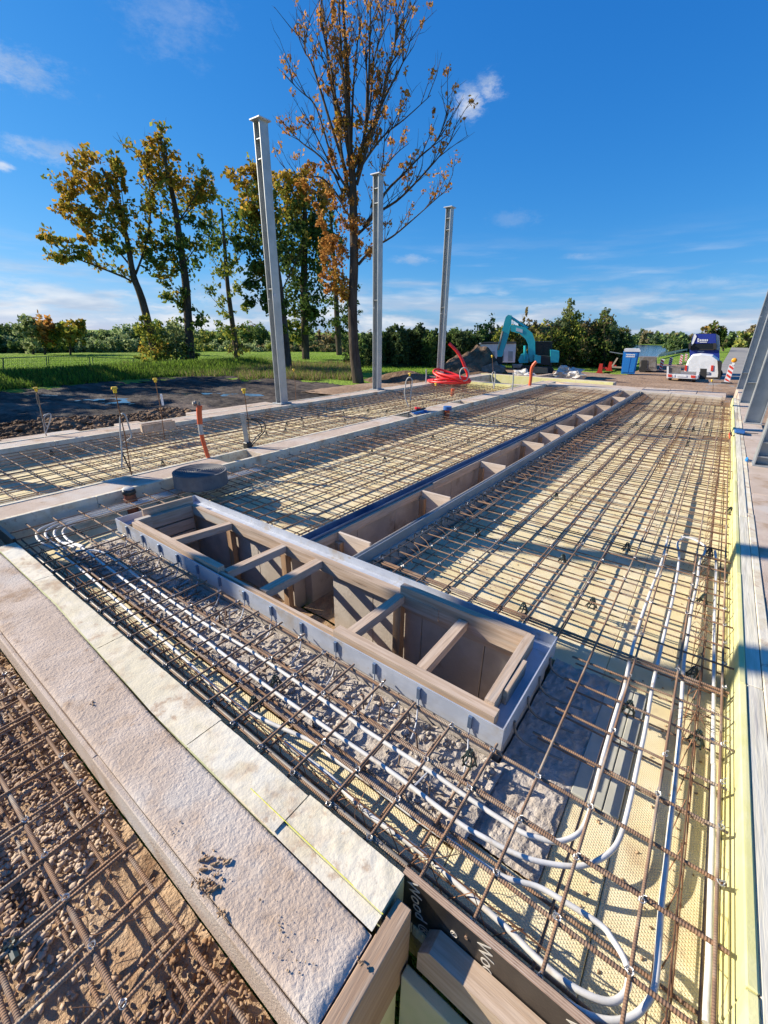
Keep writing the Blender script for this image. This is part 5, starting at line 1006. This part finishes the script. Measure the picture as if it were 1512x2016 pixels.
for (a,b2,lab,mt) in [((230,590),(275,520),'pale yellow leaning beam left of the blue cabin','tx'),((230,595),(310,600),'long pale yellow beam lying left of the blue cabin','tx'),((210,470),(330,490),'thin grey tube leaning over the brush left of the blue cabin','galvc')]:
    pp=Plane((1215,733)); t=pp.thing('site_beam',lab,'beam'); pp.bar(q2([a,b2]),.09 if mt=='tx' else .04,.5,'beam',mt,t,4)
for (x,y,lab) in [(1180,735,'leftmost small red plastic barrier foot left of the blue cabin'),(1199,730,'small red barrier foot just left of the blue cabin')]:
    pp=Plane((x,y)); t=pp.thing('barrier_foot',lab,'barrier'); u,z=pp.uz(x,y); mm=MB(); mm.prism([(-.28,0),(.28,0),(.16,.2),(.12,.75),(-.12,.75),(-.16,.2)],-.1,.1); mm.build('foot','redp',t); mm=MB(); mm.box(.1,.5,-.06,.06,.35,.5); mm.build('arm','redp',t)
# truck, tank trailer, low trailer
K=Plane((1388,746)); t=K.thing('truck','blue truck seen from the front behind the white tank trailer','truck')
K.poly(q2([(868,450),(1112,455),(1118,700),(865,690)]),4.2,6.4,'cab','tblue',t)
K.poly(q2([(905,322),(1082,322),(1085,400),(880,402),(890,350)]),4.1,5.6,'roof_fairing','tblue',t)
K.poly(q2([(884,402),(1086,402),(1082,455),(872,455)]),4.12,6.3,'windscreen','glass',t)
K.poly(q2([(1084,322),(1112,340),(1118,460),(1090,455)]),4.2,7.0,'side_fairing','galvc',t)
K.poly(q2([(1062,398),(1086,400),(1086,450),(1062,448)]),3.8,4.1,'mirror','dark',t); K.poly(q2([(860,400),(878,400),(874,445),(858,445)]),3.8,4.1,'mirror','dark',t)
K.poly(q2([(880,448),(1070,449),(1068,456),(878,455)]),4.05,4.119,'grille_bar','dark',t)
def strips(pp,t,pts,y,name,m):
    for p in pts: pp.poly(p,y-.02,y,name,m,t)
strips(K,t,[q2([(x,368),(x+10,368),(x+10,382),(x,382)]) for x in range(938,1022,14)]+[q2([(932,360),(946,360),(946,390),(932,390)]),q2([(950,388),(1010,388),(1010,394),(950,394)])],4.09,'fairing_lettering','white')
strips(K,t,[q2([(x,463),(x+8,463),(x+8,471),(x,471)]) for x in range(934,985,11)],4.18,'grille_lettering','white')
K.poly(q2([(905,328),(915,322),(925,345),(900,400),(885,420),(882,405)]),4.05,4.099,'white_trim','white',t)
t=K.thing('tank_trailer','white rounded tank trailer parked in front of the blue truck','tank trailer')
prof=[(830,690),(822,625),(850,545),(885,497),(960,488),(1060,500),(1108,535),(1122,610),(1112,690)]
mm=MB(); pr=[K.uz(*p) for p in q2(prof)]; cx=sum(p[0] for p in pr)/len(pr); cz=sum(p[1] for p in pr)/len(pr)
secs=[(.0,.90),(.25,1.0),(2.6,1.0),(2.9,.9)]; v=[];n=len(pr)
for (y,s_) in secs: v+=[(cx+(a-cx)*s_,y,cz+(b_-cz)*s_) for a,b_ in pr]
mm.add(v,[tuple(range(n)),tuple(range(3*n,4*n))[::-1]]+[(j*n+i,j*n+(i+1)%n,(j+1)*n+(i+1)%n,(j+1)*n+i) for j in range(3) for i in range(n)]); mm.build('tank','white',t)
for a,b_ in ((825,848),(1040,1064)): K.poly(q2([(a+5,582),(b_,582),(b_-4,628),(a,628)]),-.04,-.001,'tail_light','redp',t)
K.poly(q2([(835,632),(1030,636),(1028,655),(833,652)]),-.06,-.01,'rear_bar','galvc',t); K.poly(q2([(845,655),(935,657),(932,690),(842,690)]),-.1,.4,'undercarriage','dark',t)
K.poly(q2([(1095,540),(1135,560),(1120,690),(1105,700)]),-.2,2.2,'side_shadow_panel','dark',t)  # dark panel stands in for the shadow at the trailer's right side
K.poly(q2([(955,610),(1010,612),(1005,680),(985,722),(945,722),(950,670)]),-1.3,-.9,'jockey_column','dark',t)
for kx in (880,1080): 
    u,z=K.uz(*q2([(kx,690)])[0]); mm=MB(); mm.tube([(u,.2,.36),(u,.55,.36)],.36,16); mm.build('wheel','dark',t)
Lp=Plane((1346,752)); t=Lp.thing('flatbed_trailer','low white flatbed trailer with grey side and red tail lights','trailer')
Lp.poly(q2([(682,650),(935,662),(930,695),(680,684)]),-.05,.05,'rear_beam','white',t); Lp.poly(q2([(692,592),(798,595),(795,648),(690,646)]),.06,.12,'side_gate','steelg',t); Lp.poly(q2([(680,590),(696,590),(694,690),(678,688)]),-.02,.06,'corner_post','white',t); Lp.poly(q2([(925,600),(948,600),(942,690),(920,690)]),-.02,.06,'corner_post','white',t)
mm=MB(); a=Lp.uz(*q2([(690,650)])[0]); b_=Lp.uz(*q2([(930,660)])[0]); mm.box(a[0],b_[0],.13,3.4,a[1]-.08,a[1]); mm.build('deck','steelg',t)
for p in ([(690,655),(722,657),(722,678),(690,676)],[(878,664),(915,666),(915,686),(878,684)]): Lp.poly(q2(p),-.08,-.051,'tail_light','redp',t)
Lp.poly(q2([(762,660),(842,664),(842,678),(762,674)]),-.08,-.051,'number_plate','white',t); Lp.poly(q2([(728,658),(745,659),(745,676),(728,675)]),-.08,-.051,'reflector','white',t)
for kx,yy in ((705,.3),(905,.3)):
    u,z=Lp.uz(*q2([(kx,700)])[0]); mm=MB(); mm.tube([(u-.1,yy,.26),(u+.1,yy,.26)],.26,14); mm.build('wheel','dark',t)
# barricade boards
def barric(lab,base,quad,lamp=None,flip=1):
    pp=Plane(base); t=pp.thing('warning_board',lab,'warning board','red and white striped warning boards by the road')
    P=[Vector((pp.uz(*p)[0],0,pp.uz(*p)[1])) for p in quad]  # tl,tr,br,bl
    mm=MB(); mm.prism([(p.x,p.z) for p in P],0,.04); mm.build('panel','white',t)
    n=4
    for k in range(n):
        f0=k/n+.03; f1=f0+.5/n
        l=lambda f:P[0].lerp(P[3],f); r=lambda f:P[1].lerp(P[2],f); s_=.14*flip
        fl=lambda f:max(0.02,min(.98,f))
        q=[l(fl(f0-s_*0)),r(fl(f0+s_)),r(fl(f1+s_)),l(fl(f1))]
        q=[a.lerp(b_,.08) for a,b_ in zip(q,[q[1],q[0],q[3],q[2]])]
        mm=MB(); mm.prism([(p.x,p.z) for p in q],-.008,-.001); mm.build('red_stripe','redp',t)
    mm=MB(); c=(P[2]+P[3])/2; mm.box(c.x-.3,c.x+.3,-.25,.3,0,.1,.02); mm.build('foot','dark',t)
    if lamp: 
        u,z=pp.uz(*lamp); mm=MB(); mm.box(u-.07,u+.07,-.03,.07,z-.32,z-.12); mm.build('lamp_stem','white',t); mm=MB(); mm.blob((u,0,z),(.15,.08,.15),1,.03,14,10); mm.build('lamp','lamp',t,smooth=True)
    return t
barric('striped warning board with an amber lamp, nearest, right of the tank trailer',(1432,756),q2([(1195,572),(1240,580),(1195,722),(1150,715)]),q2([(1235,541)])[0])
barric('striped warning board nearest to the blue cabin',(1301,732),q2([(632,528),(662,533),(640,628),(612,622)]),None)
barric('second striped warning board right of the blue cabin',(1318,724),q2([(705,515),(732,520),(718,584),(692,580)]),None)
barric('third striped warning board from the blue cabin, before the grass',(1340,719),q2([(795,492),(815,496),(802,575),(780,570)]),None)
barric('striped warning board nearest to the front of the blue truck',(1350,716),q2([(832,485),(852,488),(846,548),(826,545)]),None)
# distant car and sheds
cp=Plane((1439.5,683.2),G+.03); t=cp.thing('car','distant dark car on the far road','car')
s_=.9; mm=MB(); mm.box(-.9,.9,0,4.2,.3,.95,.1); mm.build('body','dark',t); mm=MB(); mm.prism([(-.75,.95),(.75,.95),(.62,1.5),(-.62,1.5)],1.0,3.2); mm.build('cabin','glass',t)
for u in (-.8,.6):
    mm=MB(); mm.box(u,u+.2,.2,.8,0,.5,.05); mm.build('wheel','dark',t); mm=MB(); mm.box(u,u+.2,-.02,-.001,.6,.75); mm.build('lamp','redp',t)
for (x,y,lab,w,h) in [(1477,684,'small white shed beside the far road, right one',3.2,2.4),(1463,680,'small pale shed beside the far road, left one',3.5,2.4)]:
    pp=Plane((x,y)); t=pp.thing('shed',lab,'shed'); mm=MB(); mm.box(-w/2,w/2,0,4,0,h*.6); mm.build('wall','white',t); mm=MB(); mm.prism([(-w/2-.2,h*.6),(w/2+.2,h*.6),(0,h)],-.2,4.2); mm.build('roof','steelg',t)
# guard rail by the lake
t=thing('guard_rail','long pale rail between the lake and the grass slope','guard rail',tuple(un(1330,696,G)))
pts=[(1296,700),(1310,697),(1330,692),(1352,688),(1366,687)]
prev=None
for (x,y) in pts:
    b=un(x,y+4,G); D=math.hypot(b.x,b.y); e=atD(x,y,D); mm=MB(); mm.tube([b,e],.06,5); mm.build('post','galvc',t,world=True)
    if prev is not None: mm=MB(); mm.slab(prev,e,.06,.3); mm.build('rail','galvc',t,world=True)
    prev=e
